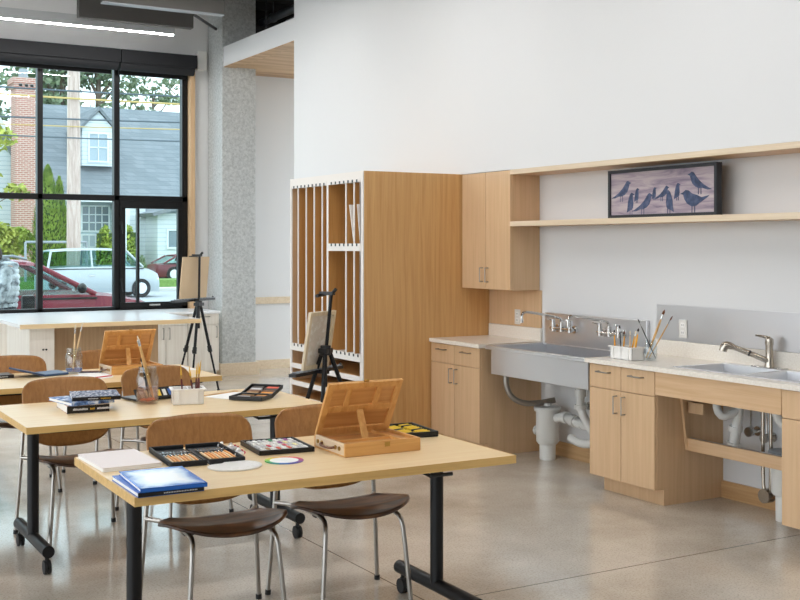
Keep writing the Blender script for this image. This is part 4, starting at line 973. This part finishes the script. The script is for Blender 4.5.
def hedge(lab, x0, x1, y, z1):
    t = E('hedge', lab, 'hedge', (x0, y, .2)); O('hedge_core', B().box(0, x1-x0, 0, .6, 0, z1-.28), ML2c, t)
    O('foliage', B().leaves(((x1-x0)/2, .3, (z1-.2)/2), ((x1-x0)/2*1.25, .55, (z1-.2)/2*1.3), 1500, .09, .62), ML4, t)
hedge('clipped hedge right of the utility pole under the house windows', 13.95, 14.55, 50.5, 2.25); hedge('clipped hedge seen through the narrow casement pane', 14.95, 15.6, 50.5, 2.3)
tag(O('fence_rail', B().cyl((9.3,43.9,1.75),(11.6,43.9,1.75), .05, n=8).cyl((9.3,43.9,.25),(9.3,43.9,1.75), .05, n=8).cyl((11.6,43.9,.25),(11.6,43.9,1.75), .05, n=8), M_greypl), 'grey pipe rail crossing before the columnar evergreens', 'fence')
t = E('street_sign', 'white post with small sign plate beyond the casement pane', 'sign post', (14.2, 47.5, .2)); O('post', B().cyl((0,0,0),(0,0,3.0), .05, n=10), M_trimw, t); O('sign_plate', B().box(-.14, .14, -.07, -.05, 2.7, 3.1), M_trimw, t)
# cars
def loft(b, secs):     # sections: list of (x, [(y,z)...]) with equal counts, closed rings
    n = len(secs[0][1]); vs = []; fs = []
    for x, ring in secs: vs += [(x, y, z) for y, z in ring]
    for i in range(len(secs)-1):
        for k in range(n): fs.append((i*n+k, i*n+(k+1) % n, (i+1)*n+(k+1) % n, (i+1)*n+k))
    fs.append(tuple(range(n-1, -1, -1))); fs.append(tuple(range((len(secs)-1)*n, len(secs)*n)))
    return b.add(vs, fs)
def car(name, lab, loc, paint, prof, roof, W=.86, flip=1, wheels=(.85, 3.45), wr=.32, rails=False):
    """prof: (x, hood/belt height) body line; roof: greenhouse polygon points (x,z) from rear to front"""
    t = E(name, lab, 'car', loc)
    def ring(z1, w): return [(-w*.96,.2),(-w,.45),(-w*.985,z1*.82),(-w*.93,z1-.01),(-w*.5,z1+.025),(w*.5,z1+.025),(w*.93,z1-.01),(w*.985,z1*.82),(w,.45),(w*.96,.2)]
    b = B(); loft(b, [(x, ring(z, W*k)) for x, z, k in prof]); b.v = [(flip*x, y, z) for x, y, z in b.v]
    O('body', b, paint, t, smooth=True)
    # greenhouse: pillars and roof in paint, glass between
    b = B(); n = len(roof)
    base = [p for p in roof]
    tw = lambda z: W*.95 - (z-.85)*.32
    (xr0,zr0),(xr1,zr1),(xr2,zr2),(xr3,zr3) = roof           # rear base, rear roof, front roof, windscreen base
    N = 10
    secs = []
    for i in range(N+1):
        x = xr1+(xr2-xr1)*i/N; z = zr1+(zr2-zr1)*i/N + .05*math.sin(PI*i/N); w_ = tw(z)
        secs.append((x, [(-w_,z-.05),(-w_*.9,z),(0,z+.03),(w_*.9,z),(w_,z-.05)]))
    loft(b, secs)
    for s in (-1, 1):
        for (xa,za),(xb,zb_) in (((xr0,zr0),(xr1,zr1)), ((xr3,zr3),(xr2,zr2))): b.tube([(xa,s*tw(za)*.99,za-.02),(xb,s*tw(zb_)*.98,zb_-.02)], .04, 8)
        b.tube([((xr0+xr3)*.46,s*tw(.9),.86),((xr1+xr2)*.52,s*tw(zr2)*.98,zr2)], .035, 8)
    b.v = [(flip*x, y, z) for x, y, z in b.v]
    rf = O('cabin_roof', b, paint, t, smooth=True)
    g = B()
    for s in (-1, 1): g.add([(xr0,s*tw(zr0)*.97,zr0),(xr1,s*tw(zr1)*.95,zr1-.03),(xr2,s*tw(zr2)*.95,zr2-.03),(xr3,s*tw(zr3)*.97,zr3)], [(0,1,2,3)])
    g.add([(xr3,-tw(zr3)*.95,zr3),(xr3,tw(zr3)*.95,zr3),(xr2,tw(zr2)*.93,zr2-.02),(xr2,-tw(zr2)*.93,zr2-.02)], [(0,1,2,3)])
    g.add([(xr0,-tw(zr0)*.95,zr0),(xr0,tw(zr0)*.95,zr0),(xr1,tw(zr1)*.93,zr1-.02),(xr1,-tw(zr1)*.93,zr1-.02)], [(0,1,2,3)])
    g.v = [(flip*x, y, z) for x, y, z in g.v]
    O('glazing', g, M_carglass, t)
    for x in wheels:
        for s in (-1, 1):
            y = s*(W-.08)
            wl = O('wheel', B().cyl((flip*x,y-.1,wr),(flip*x,y+.1,wr), wr, n=22), M_rubber, t, smooth=True)
            O('hubcap', B().cyl((flip*x,y-.105,wr),(flip*x,y+.105,wr), wr*.6, n=16), M_steel2, wl)
    for s in (-1, 1):
        mr = O('wing_mirror', B().ball((flip*(xr3-.25),s*(W+.06),zr3+.08), .07, .1, .08, 8), M_blackpl, t, smooth=True)
        O('door_handle', B().box(flip*(xr0+xr3)*.45-.1, flip*(xr0+xr3)*.45+.1, s*W-.015, s*W+.015, .74, .78), M_chrome, t)
    O('belt_trim', B().box(min(flip*xr0,flip*xr3), max(flip*xr0,flip*xr3), -W*.965, -W*.94, zr0-.03, zr0), M_blackpl, t)
    O('headlamp', B().ball((flip*(prof[-1][0]-.12), -W*.72, .62), .12, .12, .07, 8).ball((flip*(prof[-1][0]-.12), W*.72, .62), .12, .12, .07, 8), M_trimw, t, smooth=True)
    if rails: O('roof_rail', B().tube([(flip*(xr1+.1),-tw(zr1)*.85,zr1+.03),(flip*(xr1+.2),-tw(zr1)*.85,zr1+.09),(flip*(xr2-.3),-tw(zr1)*.85,zr2+.1),(flip*(xr2-.1),-tw(zr1)*.85,zr2+.05)], .02, 8), M_greypl, t)
    sx = flip*(xr3*.62+xr0*.38)
    O('front_seat', B().box(sx-.25, sx+.25, -.6, -.1, .5, .75).box(sx-.32, sx-.18, -.6, -.1, .7, 1.12).box(sx-.25, sx+.25, .1, .6, .5, .75).box(sx-.32, sx-.18, .1, .6, .7, 1.12), M_greypl, t, bevel=.03)
    O('steering_wheel', B().lathe([(.15,-.012),(.17,0),(.15,.012)], (flip*(xr3-.72),-.35,.9), 16), M_blackpl, t)
    return t
P_red = mat('dark red car paint', (132,44,58), .22, spec=.6); P_sil = mat('silver car paint', (176,182,186), .3, .3); P_mar = mat('maroon car paint', (110,44,52), .3)
bodyprof = [(0,.7,.86),(.12,.86,.95),(.8,.9,1),(2.2,.92,1),(3.0,.92,1),(3.5,.88,.98),(4.0,.78,.94),(4.25,.66,.85),(4.33,.5,.78)]
car('red_car', 'red car parked right outside the window', (1.45, 17.9, GZ), P_red, [(x,z+.11,k) for x,z,k in bodyprof], [(.35,.98),(.85,1.47),(2.35,1.5),(3.22,1.04)], rails=True)
car('silver_car', 'silver car passing on the street behind the red car', (8.6, 38.5, GZ), P_sil, [(x*.9,z+.15,k) for x,z,k in bodyprof], [(.1,1.0),(.25,1.6),(2.75,1.62),(3.3,1.05)], wheels=(.75,3.2))
car('maroon_car', 'small maroon car parked far off before the porch bay', (15.0, 46.6, .1), P_mar, [(x*.9,z-.15,k) for x,z,k in bodyprof], [(.3,.78),(.9,1.1),(1.9,1.12),(2.7,.8)], wheels=(.75,3.2))
# pedestrian in a puffer jacket, mostly outside the left window edge
t = E('person', 'person in a pale grey quilted puffer jacket walking past the window', 'person', (2.93, 15.1, GZ+.1))
M_skin = mat('skin', (214,170,146), .6); M_jean = mat('dark trousers', (48,52,62), .8); M_puff = uspec('grey mottled quilted nylon', [(96,100,106), (196,198,202), (232,233,236)], 9); M_hair = mat('brown hair', (70,50,38), .7)
me = bpy.data.meshes.new('body')
vs = [(0,0,.92),(0,0,1.1),(0,0,1.36),(-.07,0,1.46),(-.17,0,1.56),(-.2,0,1.67), (0,.09,.9),(-.14,.1,.5),(-.02,.1,.09),(-.14,.1,.04), (0,-.09,.9),(.1,-.1,.5),(.28,-.1,.13),(.18,-.1,.06),
      (0,.19,1.36),(.06,.24,1.08),(-.08,.22,.86), (0,-.19,1.36),(-.04,-.24,1.08),(-.16,-.2,.88)]
es = [(0,1),(1,2),(2,3),(3,4),(4,5),(0,6),(6,7),(7,8),(8,9),(0,10),(10,11),(11,12),(12,13),(2,14),(14,15),(15,16),(2,17),(17,18),(18,19)]
rad = [.14,.13,.15,.06,.1,.07,.09,.065,.045,.04,.09,.065,.045,.04,.065,.045,.03,.065,.045,.03]
me.from_pydata(vs, es, []); me.update()
bo = bpy.data.objects.new('body', me); COL.objects.link(bo); bo.parent = t; me.materials.append(M_skin)
bo.modifiers.new('Skin', 'SKIN')
for i, q in enumerate(me.skin_vertices[0].data): q.radius = (rad[i], rad[i]); q.use_root = (i == 0)
sb = bo.modifiers.new('Sub', 'SUBSURF'); sb.levels = 1; sb.render_levels = 2
b = B(); pr = []
for i in range(8):
    z = .86 + i*.072
    w_ = .2 + .03*math.sin(PI*i/8); pr += [(w_-.006, z), (w_+.006, z+.018), (w_+.009, z+.036), (w_+.004, z+.056), (w_-.006, z+.068)]
pr = [(0,.86)] + pr + [(.1,1.46),(.08,1.5),(0,1.5)]
b.lathe(pr, (0,0,0), 24); b.v = [(x*.82, y*1.05, z) for x, y, z in b.v]
for path in ([(0,.2,1.38),(.06,.27,1.08),(-.08,.24,.92)], [(0,-.2,1.38),(-.05,-.27,1.08),(-.15,-.22,.92)]):
    P = [Vector(q) for q in path]; pts = []; rs = []
    for i in range(25):
        u = i/24*2; q = P[0].lerp(P[1], u) if u <= 1 else P[1].lerp(P[2], u-1); pts.append(q); rs.append(.075 - .012*u + .012*abs(math.sin(i*PI/4)))
    b.tube(pts, rs, 14)
O('puffer_jacket', b, M_puff, t, smooth=True)
O('trousers', B().tube([(0,.09,.92),(-.14,.1,.5),(-.02,.1,.12)], [.125,.095,.075], 14, 1).tube([(0,-.09,.92),(.1,-.1,.5),(.28,-.1,.16)], [.125,.095,.075], 14, 1).ball((0,0,.92), .15, .18, .1), M_jean, t, smooth=True)
O('hair', B().ball((-.17,0,1.62), .125, .115, .11).ball((-.1,0,1.54), .08, .1, .12), M_hair, t, smooth=True)
O('shoe', B().ball((-.08,.1,.035), .13, .05, .045), M_blackpl, t, smooth=True); O('shoe', B().ball((.22,-.1,.06), .13, .05, .045), M_blackpl, t, smooth=True)
O('shoulder_bag', B().box(.16, .32, -.36, -.24, .72, 1.02), M_blackpl, t, bevel=.02)

# ------------------------------------------------------------------ sky, sun, camera
wd = bpy.data.worlds.new('Sky'); S.world = wd; wd.use_nodes = True
bg = wd.node_tree.nodes['Background']; bg.inputs['Color'].default_value = (.85, .93, 1, 1); bg.inputs['Strength'].default_value = 1.75
cam = bpy.data.cameras.new('Camera'); co = bpy.data.objects.new('Camera', cam); COL.objects.link(co); S.camera = co
cam.sensor_width = 36; cam.lens = 36*1130/800; cam.shift_y = -(300-246)/800; cam.clip_end = 400; cam.clip_start = .05
co.location = (0, 0, 1.6); co.rotation_euler = (R(90), 0, -R(30.3))
vs_ = S.view_settings; S.display_settings.display_device = 'sRGB'
vs_.view_transform = 'Standard'; vs_.look = 'None'; vs_.gamma = 1; vs_.exposure = 1.1; vs_.use_curve_mapping = False
S.cycles.use_denoising = True; S.cycles.max_bounces = 10; S.cycles.transparent_max_bounces = 24; S.cycles.caustics_reflective = False; S.cycles.caustics_refractive = False; S.cycles.sample_clamp_indirect = 8
